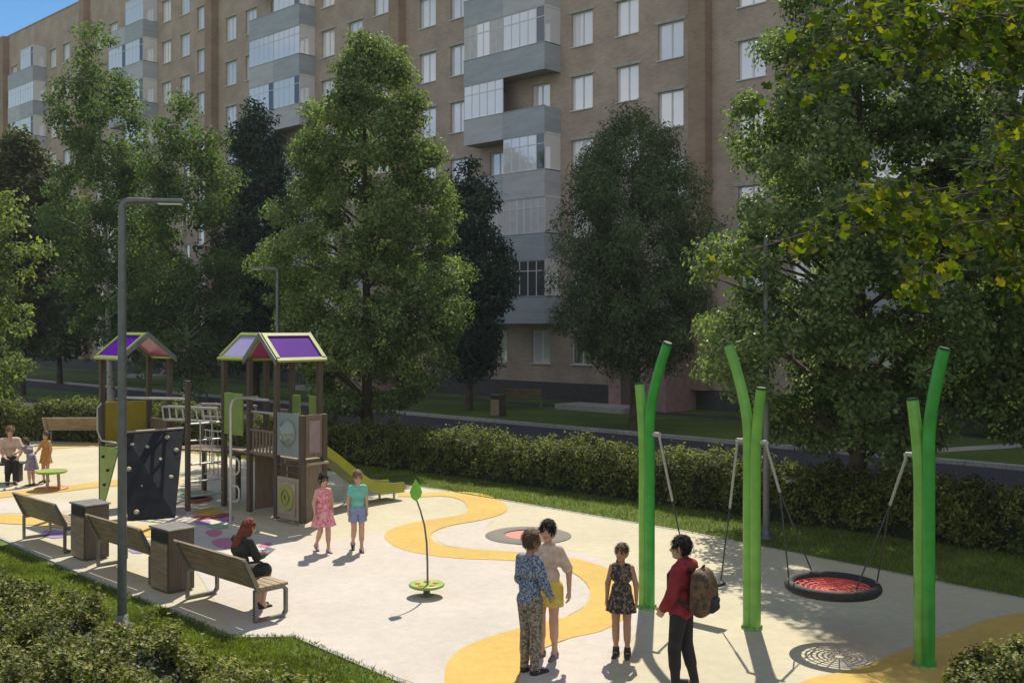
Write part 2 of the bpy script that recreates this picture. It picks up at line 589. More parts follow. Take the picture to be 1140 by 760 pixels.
M_RED = mat('rubber_red', (0.3066, 0.0511, 0.0438), (0.365, 0.073, 0.0584), 0.85, 90, 5, spec=0.25)
M_TEALR = mat('rubber_green', (0.219, 0.3212, 0.2044), (0.2774, 0.3796, 0.2482), 0.85, 90, 5, spec=0.25)
M_BARK = mat('bark', (0.055, 0.042, 0.030), (0.12, 0.09, 0.065), 0.95, 14, 6, bump=0.8, stretch=(1, 1, 0.25))
M_BIRCH = mat('birch_bark', (0.10, 0.095, 0.085), (0.50, 0.48, 0.43), 0.85, 5, 6, bump=0.3, stretch=(1, 1, 2.2), contrast=(0.36, 0.47))
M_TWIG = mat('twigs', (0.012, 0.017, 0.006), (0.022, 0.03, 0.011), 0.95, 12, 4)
M_LAMP = mat('lamp_metal', (0.13, 0.14, 0.15), (0.16, 0.17, 0.18), 0.42, 12, 3, metal=0.5)
M_LAMPG = mat('lamp_lens', (0.75, 0.75, 0.70), (0.8, 0.8, 0.75), 0.3)
M_WOOD = mat('bench_wood', (0.2, 0.15, 0.09), (0.33, 0.25, 0.155), 0.62, 6, 6, stretch=(6, 0.5, 6), bump=0.25, bscale=20)
M_STEEL = mat('grey_steel', (0.17, 0.165, 0.155), (0.21, 0.205, 0.19), 0.45, 10, 3, metal=0.5)
M_BINWOOD = mat('bin_wood', (0.068, 0.0496, 0.036), (0.112, 0.084, 0.06), 0.6, 6, 6, stretch=(7, 7, 0.5), bump=0.2)
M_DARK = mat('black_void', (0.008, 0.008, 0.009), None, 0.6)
M_GREEN = mat('swing_green', (0.026, 0.28, 0.034), (0.040, 0.34, 0.047), 0.36, 5, 6, coat=0.2, macro=(2.5, .12), bump=.05, bscale=9)
M_GREEN2 = mat('swing_light_green', (0.14, 0.38, 0.055), (0.19, 0.44, 0.07), 0.36, 5, 6, coat=0.2, macro=(2.5, .12), bump=.05, bscale=9)
M_CAP = mat('dark_green_cap', (0.012, 0.06, 0.02), None, 0.5)
M_BLACK = mat('black_rubber', (0.012, 0.012, 0.013), (0.02, 0.02, 0.022), 0.75, 20, 3)
M_ROPE = mat('grey_rope', (0.30, 0.29, 0.27), (0.40, 0.39, 0.36), 0.7, 60, 3)
M_CHAIN = mat('dark_rope', (0.035, 0.035, 0.036), (0.05, 0.05, 0.052), 0.6, 60, 3)
M_REDNET = mat('red_net', (0.50, 0.055, 0.04), (0.62, 0.09, 0.06), 0.7, 30, 3)

# ------------------------------------------------------------------ ground, road, playground sheets
def sheet(name, poly, z, m, kind='structure', parent=None):
    mb = MB()
    mb.add([(x, y, z) for x, y in poly], [tuple(range(len(poly)))])
    o = mb.build(name, m)
    n = o.data.polygons[0].normal.z
    if n < 0: o.data.flip_normals()
    return tag(o, kind=kind)

sheet('ground', [(-300, -90), (300, -90), (300, 340), (-300, 340)], 0.0, M_GRASS)

hz = MB(); hz.box(-310, 310, -100, 350, -1.0, 31.6)
hzm = bpy.data.materials.new('haze_air')
hzm.use_nodes = True
hzn = hzm.node_tree.nodes
hzn.remove(hzn['Principled BSDF'])
hzv = hzn.new('ShaderNodeVolumePrincipled')
hzv.inputs['Color'].default_value = (0.86, 0.92, 1.0, 1)
hzv.inputs['Density'].default_value = 0.00035
hzm.node_tree.links.new(hzv.outputs['Volume'], hzn['Material Output'].inputs['Volume'])
tag(hz.build('haze', hzm), kind='stuff')

V_NEAR, V_FAR = 19.0, 27.4                     # road between the hedge and the flats
sheet('road', [W(-60, V_NEAR), W(-60, V_FAR), W(160, V_FAR), W(160, V_NEAR)], 0.006, M_ASPH)
k = MB()
for i in range(-60, 160):
    for v in (V_NEAR - 0.16, V_FAR):
        k.bbox(v, v + 0.16, i + 0.004, i + 0.996, -0.05, 0.13, 0.012)
tag(k.build('kerb', M_KERB, rz=ROT), kind='structure')
# a planted island in the road at the far left, the branch path at the right, the path to the flats
isl = [W(48, 21.2), W(50, 20.4), W(74, 20.4), W(76, 22.0), W(74, 23.6), W(50, 23.6)]
k = MB(); k.prism([(v, u) for (u, v) in [(48, 22), (50, 20.5), (74, 20.5), (76, 22), (74, 23.5), (50, 23.5)]], 0.0, 0.14)
tag(k.build('road_island', M_GRASS, rz=ROT), kind='structure')
sheet('footpath', [at(948, 505), at(975, 508), at(1240, 492), at(1240, 487)], 0.010, M_KERB)
sheet('footpath', [W(-40, 34.6), W(-40, 35.7), W(100, 35.7), W(100, 34.6)], 0.008, M_ASPH)

# playground outline (photo pixels turned into ground points)
front_far = W(40, 6.95)
play = [W(38, 6.9), at(0, 598), at(258, 709), at(330, 708), at(452, 760), W(7.6, 6.6), W(4.6, 8.6), W(3.0, 10.6), W(2.2, 12.0), W(2.2, 15.2),
        at(1140, 668), at(760, 592), at(498, 547), at(440, 539), at(360, 524), at(110, 491), W(36, 14.2)]
sheet('playground_surface', play, 0.012, M_CREAM)
e = MB()
for i in range(len(play)):
    a, b = Vector(play[i]), Vector(play[(i + 1) % len(play)])
    if (a - b).length > 60: continue
    d = (b - a).normalized(); n = Vector((d.y, -d.x))
    q = [a, b, b + n * 0.06, a + n * 0.06]
    e.prism([(p.x, p.y) for p in q], -0.02, 0.02)
tag(e.build('playground_edging', M_KERB), kind='structure')

def smooth_closed(pts, it=2):
    for _ in range(it):
        q = []
        for i in range(len(pts)):
            a, b = pts[i], pts[(i + 1) % len(pts)]
            q.append((a[0] * .75 + b[0] * .25, a[1] * .75 + b[1] * .25))
            q.append((a[0] * .25 + b[0] * .75, a[1] * .25 + b[1] * .75))
        pts = q
    return pts

def ribbon(name, left, right, z, m):
    """a painted band between two curves"""
    def cr(pts, n=8):
        out = []
        P = [Vector((p[0], p[1])) for p in pts]
        P = [P[0] * 2 - P[1]] + P + [P[-1] * 2 - P[-2]]
        for i in range(1, len(P) - 2):
            for k in range(n):
                t = k / n
                out.append(0.5 * ((2 * P[i]) + (P[i + 1] - P[i - 1]) * t + (2 * P[i - 1] - 5 * P[i] + 4 * P[i + 1] - P[i + 2]) * t * t
                                  + (3 * P[i] - P[i - 1] - 3 * P[i + 1] + P[i + 2]) * t ** 3))
        out.append(P[-2])
        return out
    L, R = cr(left), cr(right)
    mb = MB()
    n = len(L)
    mb.add([(p.x, p.y, z) for p in L] + [(p.x, p.y, z) for p in R], [(i, i + 1, n + i + 1, n + i) for i in range(n - 1)])
    o = mb.build(name, m)
    if o.data.polygons[0].normal.z < 0: o.data.flip_normals()
    return tag(o, kind='structure')

C8 = lambda p: at(380 + p[0] / 3.0, 506 + p[1] / 3.0)
# centre line control pairs of the meander (right/upper edge, left/lower edge)
R_ = [(190, 128), (275, 130), (365, 125), (470, 133), (545, 165), (545, 195), (470, 220), (370, 238), (312, 258), (298, 280), (330, 303), (420, 317), (520, 323), (650, 332), (790, 352), (900, 388), (968, 440), (985, 490), (950, 545), (870, 592), (760, 618), (670, 655), (612, 705), (590, 760), (585, 850)]
L_ = [(190, 142), (275, 143), (340, 141), (395, 152), (420, 175), (412, 198), (350, 212), (245, 228), (170, 250), (144, 276), (185, 312), (280, 336), (400, 350), (540, 355), (665, 364), (750, 385), (810, 425), (832, 465), (815, 508), (750, 545), (640, 572), (510, 607), (405, 650), (350, 710), (345, 850)]
# whitish fields in and beside the meander
sheet('painted_field', [C8(p) for p in [(-700, 40), (-560, 140), (-420, 205), (-330, 250), (-180, 285), (-60, 292), (50, 278), (110, 268), (150, 266), (185, 312), (280, 336), (400, 350), (540, 355), (665, 364), (750, 385), (810, 425), (832, 465), (815, 508), (750, 545), (640, 572), (510, 607), (405, 650), (350, 710), (345, 800), (195, 750)]]
      + [at(330, 710), at(262, 707)], 0.016, M_PALE)
sheet('painted_field', smooth_closed([C8(p) for p in [(310, 262), (420, 232), (520, 210), (470, 255), (560, 300), (660, 312), (800, 330), (900, 365), (930, 400), (900, 388), (790, 352), (650, 332), (520, 323), (420, 317), (330, 303)]], 1), 0.016, M_PALE)
sheet('painted_field', [C8(p) for p in [(870, 592), (950, 545), (985, 490), (1010, 560), (960, 640), (900, 700), (880, 800), (620, 800), (612, 705), (670, 655), (760, 618)]], 0.016, M_PALE)
ribbon('painted_path', [C8(p) for p in L_], [C8(p) for p in R_], 0.020, M_YEL)
ribbon('painted_path', [at(x, y) for x, y in [(1300, 680), (1140, 683), (1050, 708), (960, 743), (905, 756), (860, 775)]],
       [at(x, y) for x, y in [(1330, 740), (1290, 765), (1200, 774), (1100, 778), (1000, 781), (900, 784)]], 0.020, M_YEL)
ribbon('painted_path', [at(x, y) for x, y in [(-60, 560), (0, 549), (60, 543), (110, 537), (150, 533), (200, 532)]],
       [at(x, y) for x, y in [(-60, 568), (0, 555), (60, 549), (110, 543), (150, 540), (200, 538)]], 0.020, M_YEL)
ribbon('painted_path', [at(x, y) for x, y in [(-60, 570), (0, 573), (45, 574), (90, 580), (130, 585), (190, 588)]],
       [at(x, y) for x, y in [(-60, 578), (0, 583), (45, 586), (90, 592), (130, 597), (190, 599)]], 0.020, M_YEL)
sheet('painted_field', [at(x, y) for x, y in [(-20, 560), (40, 556), (75, 560), (90, 568), (60, 572), (0, 572)]], 0.016, M_PALE)
ribbon('painted_path', [at(x, y) for x, y in [(40, 497), (110, 494), (180, 497), (240, 505)]], [at(x, y) for x, y in [(40, 501), (110, 497.5), (180, 500.5), (240, 508)]], 0.020, M_YEL)
for pts, m in [([(208, 573), (230, 565), (252, 569), (236, 575)], M_YEL), ([(214, 575), (236, 575), (252, 571), (262, 574), (236, 579), (216, 579)], M_RED),
               ([(218, 580), (236, 580), (232, 586), (216, 584)], M_LILAC), ([(244, 576), (262, 575), (258, 582), (242, 580)], M_LILAC),
               ([(226, 586), (246, 583), (258, 588), (240, 591)], M_TEALR), ([(226, 592), (242, 590), (250, 594), (236, 600)], M_PINK),
               ([(232, 604), (248, 599), (268, 600), (266, 610), (246, 612)], M_PINK), ([(262, 590), (284, 588), (292, 594), (272, 597)], M_TEALR),
               ([(286, 608), (300, 604), (304, 608), (292, 611)], M_PINK), ([(44, 592), (66, 590), (78, 598), (54, 601)], M_LILAC),
               ([(190, 552), (225, 545), (248, 550), (215, 558)], M_TEALR), ([(140, 612), (165, 608), (172, 614), (150, 618)], M_LILAC),
               ([(205, 556), (232, 552), (240, 557), (214, 562)], M_RED)]:
    sheet('painted_patch', smooth_closed([at(x, y) for x, y in pts], 1), 0.020, m)

# grass blades on the near lawn strip and along the hedge foot
rng = np.random.default_rng(5)
def blades(poly_uv, n, hgt, seed):
    r = np.random.default_rng(seed)
    u = r.uniform(poly_uv[0], poly_uv[1], n); v = r.uniform(poly_uv[2], poly_uv[3], n)
    X = UX * u + VX * v; Y = UY * u + VY * v
    return np.stack([X, Y, np.zeros(n)], 1), hgt
segs = []
def grass(name, P, hgt, seed):
    r = np.random.default_rng(seed)
    n = len(P)
    a = r.uniform(0, 6.28, n); w = 0.006 * r.uniform(0.7, 1.5, n)
    h = hgt * r.uniform(0.5, 1.3, n)
    dx = np.stack([np.cos(a) * w, np.sin(a) * w, np.zeros(n)], 1)
    ln = r.normal(0, 0.45, (n, 2)) * h[:, None]
    mid = P + np.stack([ln[:, 0] * .4, ln[:, 1] * .4, h * .6], 1)
    tip = P + np.stack([ln[:, 0], ln[:, 1], h], 1)
    V = np.stack([P - dx, P + dx, mid + dx * .7, tip], 1).reshape(-1, 3)
    o = npmesh(name, V, np.arange(4 * n).reshape(n, 4), M_BLADE)
    return tag(o, kind='stuff')
P1, _ = blades((6.5, 19.0, 4.6, 6.55), 70000, 0.05, 1)
# keep them off the rubber: front edge runs from at(0,598) to at(258,709) and beyond
def inside_play(P):
    ins = np.zeros(len(P), bool)
    n = len(play)
    for i in range(n):
        x1, y1 = play[i]; x2, y2 = play[(i + 1) % n]
        c = ((y1 > P[:, 1]) != (y2 > P[:, 1]))
        xi = (x2 - x1) * (P[:, 1] - y1) / (y2 - y1 + 1e-12) + x1
        ins ^= c & (P[:, 0] < xi)
    return ins
P1b, _ = blades((5.0, 12.5, 4.6, 7.6), 40000, 0.05, 2)
P2, _ = blades((4, 27, 14.6, 18.6), 60000, 0.06, 3)
PP = np.concatenate([P1, P1b, P2]); PP = PP[~inside_play(PP)]
go = grass('lawn_grass', PP, 0.05, 4)
tag(go, 'short mown grass on the lawn strips beside the playground', 'grass')

# ------------------------------------------------------------------ the block of flats
M_BRICK = brickmat('brown_brick', (0.385, 0.30, 0.252), (0.45, 0.36, 0.305), (0.43, 0.385, 0.35))
M_BRICKD = brickmat('dark_brick', (0.29, 0.20, 0.145), (0.35, 0.25, 0.18), (0.33, 0.27, 0.22))
M_PLINTH = mat('plinth_render', (0.0585, 0.0585, 0.065), (0.078, 0.078, 0.0858), 0.9, 6, 5, bump=0.2)
M_LINTEL = mat('lintel_concrete', (0.338, 0.325, 0.312), (0.442, 0.429, 0.403), 0.85, 6, 5)
M_WFR = mat('window_frame_white', (0.62, 0.64, 0.68), (0.68, 0.70, 0.74), 0.5, 6, 3)
M_PARA = mat('balcony_panel_grey', (0.3318, 0.3744, 0.4277), (0.3856, 0.4266, 0.4875), 0.55, 3, 4, stretch=(1, 1, 6), macro=(0.6, 0.12))
M_PARA2 = mat('balcony_panel_light', (0.4304, 0.4528, 0.4961), (0.4843, 0.5051, 0.5474), 0.55, 3, 4, stretch=(1, 1, 6), macro=(0.6, 0.12))
M_WPANEL = mat('balcony_white_panel', (0.50, 0.49, 0.52), (0.58, 0.57, 0.60), 0.6, 4, 4)
M_SLAB = mat('balcony_slab', (0.30, 0.28, 0.26), (0.38, 0.36, 0.33), 0.9, 5, 5)
M_DOORP = mat('vestibule_panel', (0.3, 0.1875, 0.195), (0.39, 0.2475, 0.2475), 0.7, 5, 5, macro=(0.7, 0.15))
def glassmat(name, base, mirror):
    m = bpy.data.materials.new(name)
    m.use_nodes = True
    n, l = m.node_tree.nodes, m.node_tree.links
    b = n['Principled BSDF']
    b.inputs['Base Color'].default_value = lin(base)
    b.inputs['Roughness'].default_value = 0.6
    g = n.new('ShaderNodeBsdfGlossy')
    g.inputs['Color'].default_value = (0.95, 0.96, 1.0, 1)
    g.inputs['Roughness'].default_value = 0.04
    # slightly wavy panes
    tc = n.new('ShaderNodeTexCoord'); no = n.new('ShaderNodeTexNoise'); no.inputs['Scale'].default_value = 0.9
    bp = n.new('ShaderNodeBump'); bp.inputs['Strength'].default_value = 0.05; bp.inputs['Distance'].default_value = 0.1
    l.new(tc.outputs['Object'], no.inputs['Vector']); l.new(no.outputs['Fac'], bp.inputs['Height']); l.new(bp.outputs['Normal'], g.inputs['Normal'])
    mx = n.new('ShaderNodeMixShader'); mx.inputs['Fac'].default_value = mirror
    l.new(b.outputs['BSDF'], mx.inputs[1]); l.new(g.outputs['BSDF'], mx.inputs[2])
    l.new(mx.outputs['Shader'], n['Material Output'].inputs['Surface'])
    return m
M_GL_L = glassmat('window_glass_curtain', (0.84, 0.84, 0.88), 0.36)
M_GL_B = glassmat('window_glass_blue', (0.72, 0.75, 0.82), 0.32)
M_GL_D = glassmat('window_glass_dark', (0.045, 0.05, 0.06), 0.14)

FV = 37.8                                        # facade plane (v)
bld = thing('apartment_building', 'long nine storey brown brick block of flats behind the trees', 'building', W(25.1, FV) , ROT)
SEC = [-14.6, 5.2, 25.1, 44.9, 64.5, 84.2]       # right edge of every stair section (u)
ENDS = [5.2, 25.1, 44.9, 64.5, 84.2, 101.0]
U0 = 25.1
ROOF = 30.3
brnd = random.Random(11)

def hole_wall(mb, y0, y1, z0, z1, holes, dep=0.20):
    ys = sorted({y0, y1, *[h[0] for h in holes], *[h[1] for h in holes]})
    zs = sorted({z0, z1, *[h[2] for h in holes], *[h[3] for h in holes]})
    ys = [y for y in ys if y0 <= y <= y1]; zs = [z for z in zs if z0 <= z <= z1]
    for i in range(len(ys) - 1):
        for j in range(len(zs) - 1):
            cy, cz = (ys[i] + ys[i + 1]) / 2, (zs[j] + zs[j + 1]) / 2
            if any(h[0] < cy < h[1] and h[2] < cz < h[3] for h in holes): continue
            mb.quad((0, ys[i + 1], zs[j]), (0, ys[i], zs[j]), (0, ys[i], zs[j + 1]), (0, ys[i + 1], zs[j + 1]))
    for (a, b, c, d) in holes:
        mb.quad((0, a, c), (0, b, c), (dep, b, c), (dep, a, c))
        mb.quad((0, b, d), (0, a, d), (dep, a, d), (dep, b, d))
        mb.quad((0, a, d), (0, a, c), (dep, a, c), (dep, a, d))
        mb.quad((0, b, c), (0, b, d), (dep, b, d), (dep, b, c))

wins = []                                         # (u centre, y0, y1, z0, z1, floor, kind)
wall = MB(); plinth = MB(); pils = []
for s0, s1 in zip(SEC, ENDS):
    L = s1 - s0
    holes = []
    for n in range(9):
        z0, z1 = 1.75 + 3 * n, 3.35 + 3 * n
        for (a, b) in ((3.0, 4.25), (5.65, 6.95), (14.05, 15.35), (16.5, 17.8)):
            if b > L - 0.3: continue
            holes.append((s0 + a - U0, s0 + b - U0, z0, z1)); wins.append((s0 + a, *holes[-1], n, 'w'))
        if n > 0:
            holes.append((s0 + 0.6 - U0, s0 + 1.95 - U0, z0 - 1.5, z1 - 1.5)); wins.append((s0 + .6, *holes[-1], n, 'w'))
        for (a, b) in ((8.3, 9.5), (11.2, 12.4)):       # openings behind the balconies
            holes.append((s0 + a - U0, s0 + b - U0, z0 - (0.1 if n else 0), z1)); wins.append((s0 + a, *holes[-1], n, 'b'))
    hole_wall(wall, s0 - U0, s1 - U0, 0.86, ROOF, holes)
    plinth.box(-0.06, 0.3, s0 - U0, s1 - U0, -0.1, 0.86)
    pil = MB(); pils.append(pil)
    pil.box(-0.55, 0.02, s1 - U0 - 0.85, s1 - U0, 0.86, ROOF - 0.05)       # darker brick pier at each joint
wall.box(0.0 + 0.3, 13.5, SEC[0] - U0, ENDS[-1] - U0, 0.3, ROOF - 0.9)
yA, yB = SEC[0] - U0, ENDS[-1] - U0
wall.quad((0, yB, 0.86), (0.3, yB, 0.86), (0.3, yB, ROOF), (0, yB, ROOF))
wall.quad((0.3, yA, 0.86), (0, yA, 0.86), (0, yA, ROOF), (0.3, yA, ROOF))
wall.quad((0.3, yA, ROOF), (0, yA, ROOF), (0, yB, ROOF), (0.3, yB, ROOF))
wall.quad((0.3, yB, ROOF), (0.3, yB, ROOF - 1), (0.3, yA, ROOF - 1), (0.3, yA, ROOF))
wall.build('wall', M_BRICK, bld)
plinth.build('plinth', M_PLINTH, bld)
for pil in pils: pil.build('pier', M_BRICKD, bld)
cop = MB(); cop.box(-0.06, 0.36, yA - 0.05, yB + 0.05, ROOF + 0.002, ROOF + 0.09)
cop.build('roof_coping', M_LINTEL, bld)

def seen(u, z):
    """roughly inside the photograph's frame"""
    x, y = W(u, FV)
    py = HZN - (z - EYE) * FPX / y
    px = 570 + x / y * FPX
    return -30 < px < 1170 and py > -25

def window(mbs, y0, y1, z0, z1, split=True):
    f, g = mbs
    x = 0.13
    t = 0.055
    f.box(x, x + 0.05, y0 + .002, y0 + t, z0, z1 - .002); f.box(x, x + 0.05, y1 - t, y1 - .002, z0, z1 - .002)
    f.box(x, x + 0.05, y0 + t, y1 - t, z0, z0 + t); f.box(x, x + 0.05, y0 + t, y1 - t, z1 - t, z1 - .002)
    if split:
        ym = (y0 + y1) / 2
        f.box(x - .004, x + 0.046, ym - t * .6, ym + t * .6, z0 + t, z1 - t)
    f.box(-0.07, x, y0 - 0.04, y1 + 0.04, z0 - 0.045, z0 - .003)                       # sill
    g.quad((x + .03, y1 - t, z0 + t), (x + .03, y0 + t, z0 + t), (x + .03, y0 + t, z1 - t), (x + .03, y1 - t, z1 - t))
vis = sorted([w for w in wins if w[6] == 'w' and seen(w[0], w[3])], key=lambda w: w[0])
front, rest = vis[:84], vis[84:]
rest += [w for w in wins if w not in vis]
def pick(n):
    r = brnd.random()
    if n == 0: return M_GL_D if r < .75 else M_GL_L
    return M_GL_L if r < .62 else M_GL_B
for w in front:
    f, g = MB(), MB()
    window((f, g), w[1], w[2], w[3], w[4])
    fo = f.build('window', M_WFR, bld)
    g.build('pane', pick(w[5]), fo)
f, gl, gb = MB(), MB(), MB()
for w in rest:
    window((f, gl if brnd.random() < .6 else gb), w[1], w[2], w[3], w[4])
fo = tag(f.build('windows', M_WFR, bld), kind='stuff')
tag(gl.build('pane', M_GL_L, fo), kind='stuff'); tag(gb.build('pane', M_GL_B, fo), kind='stuff')
lt = MB()
for w in wins:
    if w[6] == 'w': lt.box(-0.035, 0.0 - .001, w[1] - 0.18, w[2] + 0.18, w[4] + .003, w[4] + 0.13)
tag(lt.build('lintels', M_LINTEL, bld), kind='stuff')

# balconies: two halves per floor, each open, glazed or panelled
patt = {2: ['x', 'gd', 'pp', 'og', 'go', 'pg', 'gg', 'go', 'gg'],
        3: ['x', 'gg', 'og', 'gp', 'go', 'gg', 'gg', 'og', 'gg']}
for si, (s0, s1) in enumerate(zip(SEC, ENDS)):
    for n in range(1, 9):
        pt = patt.get(si, ['x', 'go', 'gg', 'pg', 'gg', 'og', 'gg', 'gg', 'og'])[n]
        y0 = s0 + 7.6 - U0; ym = s0 + 10.35 - U0; y1 = s0 + 13.1 - U0
        zb = 0.85 + 3 * n
        D = 1.15
        for h, (a, b) in enumerate(((ym, y1), (y0, ym))):           # left half first as seen from the playground
            c = pt[h]
            p = MB()
            p.box(-D, -0.004, a + .004, b - .004, zb - 0.1, zb + 0.05)
            o = p.build('balcony', M_SLAB, bld)
            q = MB()
            q.box(-D - 0.03, -D + 0.02, a + .003, b - .003, zb - 0.17, zb + 1.1)
            if h == 1: q.box(-D + 0.021, -0.004, a + .003, a + 0.04, zb - 0.16, zb + 1.1)
            else: q.box(-D + 0.021, -0.004, b - 0.04, b - .003, zb - 0.16, zb + 1.1)
            q.box(-D - 0.05, -D + 0.05, a + .003, b - .003, zb + 1.103, zb + 1.14)
            q.build('parapet', M_PARA if (n + h + si) % 3 else M_PARA2, o)
            if c in 'gdp':
                fr, pn, pd, pw, pw2 = MB(), MB(), MB(), MB(), MB()
                z0, z1 = zb + 1.15, zb + 2.8
                npan = 5 if c != 'p' else 6
                ys = [a + .01 + (b - a - .02) * i / npan for i in range(npan + 1)]
                for i in range(npan + 1):
                    fr.box(-D, -D + .05, ys[i] - .022 if i else ys[i], ys[i] + .022 if i < npan else ys[i], z0, z1)
                fr.box(-D - .003, -D + .053, ys[0], ys[-1], z0 - .05, z0); fr.box(-D - .003, -D + .053, ys[0], ys[-1], z1, z1 + .1)
                fr.box(-D + .004, -D + .046, ys[0], ys[-1], z1 - .48, z1 - .44)
                dk = 0 if h == 1 else brnd.choice((0, npan - 1))
                for i in range(npan):
                    tgt = pn
                    if c == 'g' and i == dk and (n + si) % 3: tgt = pd
                    if c == 'd': tgt = pd
                    if c == 'p' and i in (0, 1, 4, 5): tgt = pw if i < 2 else pw2
                    tgt.quad((-D + .02, ys[i + 1], z0), (-D + .02, ys[i], z0), (-D + .02, ys[i], z1), (-D + .02, ys[i + 1], z1))
                # side return
                ysd = a + .02 if h == 1 else b - .02
                (pn if c != 'p' else (pw if h == 1 else pw2)).quad((-D + .05, ysd, z0), (-.01, ysd, z0), (-.01, ysd, z1), (-D + .05, ysd, z1))
                fr.box(-D + .05, -.01, ysd - .02, ysd + .02, z1, z1 + .1)
                fr.build('glazing_frame', M_WFR, o)
                if pn.f: pn.build('pane', M_GL_L if (n + h) % 3 else M_GL_B, o)
                if pd.f: pd.build('pane', M_GL_D, o)
                for q_ in (pw, pw2):
                    if q_.f: q_.build('panel', M_WPANEL, o)
                roof = MB()
                if n == 8: roof.box(-D - .05, -.004, a, b, zb + 2.9, zb + 3.0)
# entrance vestibules with porch slabs
for s0 in SEC[1:5]:
    v = MB()
    y0 = s0 - 0.1 - U0
    v.box(-2.3, -0.07, y0, y0 + 3.0, -0.05, 2.75)
    o = v.build('vestibule', M_DOORP, bld)
    r = MB(); r.box(-2.55, -0.07, y0 - .15, y0 + 3.15, 2.753, 2.92); r.build('roof', M_PLINTH, o)
    d = MB(); d.box(-2.34, -2.303, y0 + 1.3, y0 + 2.3, 0.05, 2.1); d.build('door', M_BINWOOD, o)
    d = MB(); d.box(-4.0, -2.36, y0 + 0.9, y0 + 4.6, -0.05, 0.22); d.build('porch_slab', M_KERB, o)

# ------------------------------------------------------------------ trees
G_T = [(0.030, 0.055, 0.014), (0.055, 0.085, 0.022), (0.085, 0.115, 0.035), (0.13, 0.15, 0.055)]
ML_MAIN = leafmat('leaf_poplar', [(0.066, 0.115, 0.048), (0.108, 0.165, 0.066), (0.155, 0.205, 0.090), (0.240, 0.275, 0.135)], 0.40, 0.38)
ML_MAIN2 = leafmat('leaf_silver_poplar', [(0.06572, 0.1145, 0.04452), (0.1039, 0.159, 0.06148), (0.1484, 0.2014, 0.0848), (0.2544, 0.2915, 0.1484)], 0.38, 0.36)
ML_BIRCH = leafmat('leaf_birch', [(0.058, 0.105, 0.038), (0.094, 0.150, 0.056), (0.132, 0.182, 0.074)], 0.42, 0.45)
ML_DARK = leafmat('leaf_dark', [(0.0667, 0.1058, 0.046), (0.0989, 0.1426, 0.06325), (0.1357, 0.1782, 0.08625)], 0.22, 0.5)
ML_CON = leafmat('needles_dark', [(0.02014, 0.0443, 0.03222), (0.03625, 0.06847, 0.0443), (0.05639, 0.09061, 0.06042)], 0.10, 0.55)
ML_LIT = leafmat('leaf_light', [(0.11, 0.155, 0.045), (0.17, 0.22, 0.075), (0.25, 0.29, 0.12)], 0.38, 0.42)
ML_OLIVE = leafmat('leaf_olive', [(0.04594, 0.05869, 0.02299), (0.07564, 0.0884, 0.03569), (0.1099, 0.1184, 0.05468)], 0.3, 0.45)
ML_MAPLE = leafmat('leaf_maple', [(0.030, 0.058, 0.007), (0.050, 0.085, 0.010), (0.085, 0.115, 0.012), (0.15, 0.155, 0.014)], 0.5, 0.8, (1.7, 1.7, 0.35, 1))

def prof_px(rows, cx, z):
    """(pixel row, pixel half width) seen at depth z -> (height, radius)"""
    p = [(EYE + (HZN - y) / FPX * z, hw * z / FPX) for y, hw in rows]
    return sorted(p)

def plant(px, z):
    return ((px - 570) * z / FPX, z)

tree('poplar_tree', 'tall full green tree standing between the play tower and the grey road', plant(408, 29.0),
     prof_px([(36, 12), (60, 36), (90, 56), (140, 80), (190, 96), (240, 114), (290, 126), (340, 124), (390, 110), (430, 86), (458, 40)], 410, 29.0),
     0.17, ML_MAIN, M_BARK, 21, n_cl=520, per=230, sig=0.28, L=0.105, Wd=0.068, lump=.06, limbs=34, trunk_top=0.9)
tree('poplar_tree', 'broad silvery green tree rising out of the hedge behind the nest swing', plant(955, 18.6),
     prof_px([(-130, 20), (-70, 75), (0, 96), (60, 112), (130, 136), (200, 158), (260, 168), (320, 186), (380, 196), (430, 172), (470, 120), (500, 70)], 955, 18.6),
     0.16, ML_MAIN2, M_BARK, 22, n_cl=500, per=235, sig=0.27, L=0.10, Wd=0.066, limbs=56, inner=0.2, trunk_top=0.93, lump=0.14)
tree('leafy_tree', 'dark rounded tree in the shade before the ground floor windows', plant(706, 36.0),
     prof_px([(122, 8), (140, 40), (165, 66), (200, 82), (250, 92), (300, 90), (350, 84), (385, 66), (408, 26)], 706, 36.0),
     0.15, ML_DARK, M_BARK, 23, n_cl=520, per=190, sig=0.31, L=0.15, Wd=0.05, limbs=34, lump=.15, down=1.3, droop=.12, z_squash=1.25)
tree('birch_tree', 'pale trunked birch above the bridge of the play tower', plant(207, 44.0),
     prof_px([(110, 8), (140, 34), (180, 50), (230, 58), (290, 64), (340, 66), (380, 56), (422, 34)], 207, 44.0),
     0.14, ML_BIRCH, M_BIRCH, 24, n_cl=210, per=150, sig=0.42, L=0.17, Wd=0.11, limbs=20, lump=.32, droop=0.15, down=0.6, trunk_top=0.95)
tree('birch_tree', 'tallest birch left of the street lamp with leaning pale trunk', plant(124, 47.0),
     prof_px([(22, 8), (50, 22), (100, 44), (160, 58), (210, 62), (260, 62), (310, 52), (350, 38), (385, 16)], 124, 47.0),
     0.15, ML_BIRCH, M_BIRCH, 25, n_cl=200, per=170, sig=0.44, L=0.17, Wd=0.11, limbs=22, lump=.34, droop=0.15, down=0.6, trunk_top=0.95, lean=-0.8)
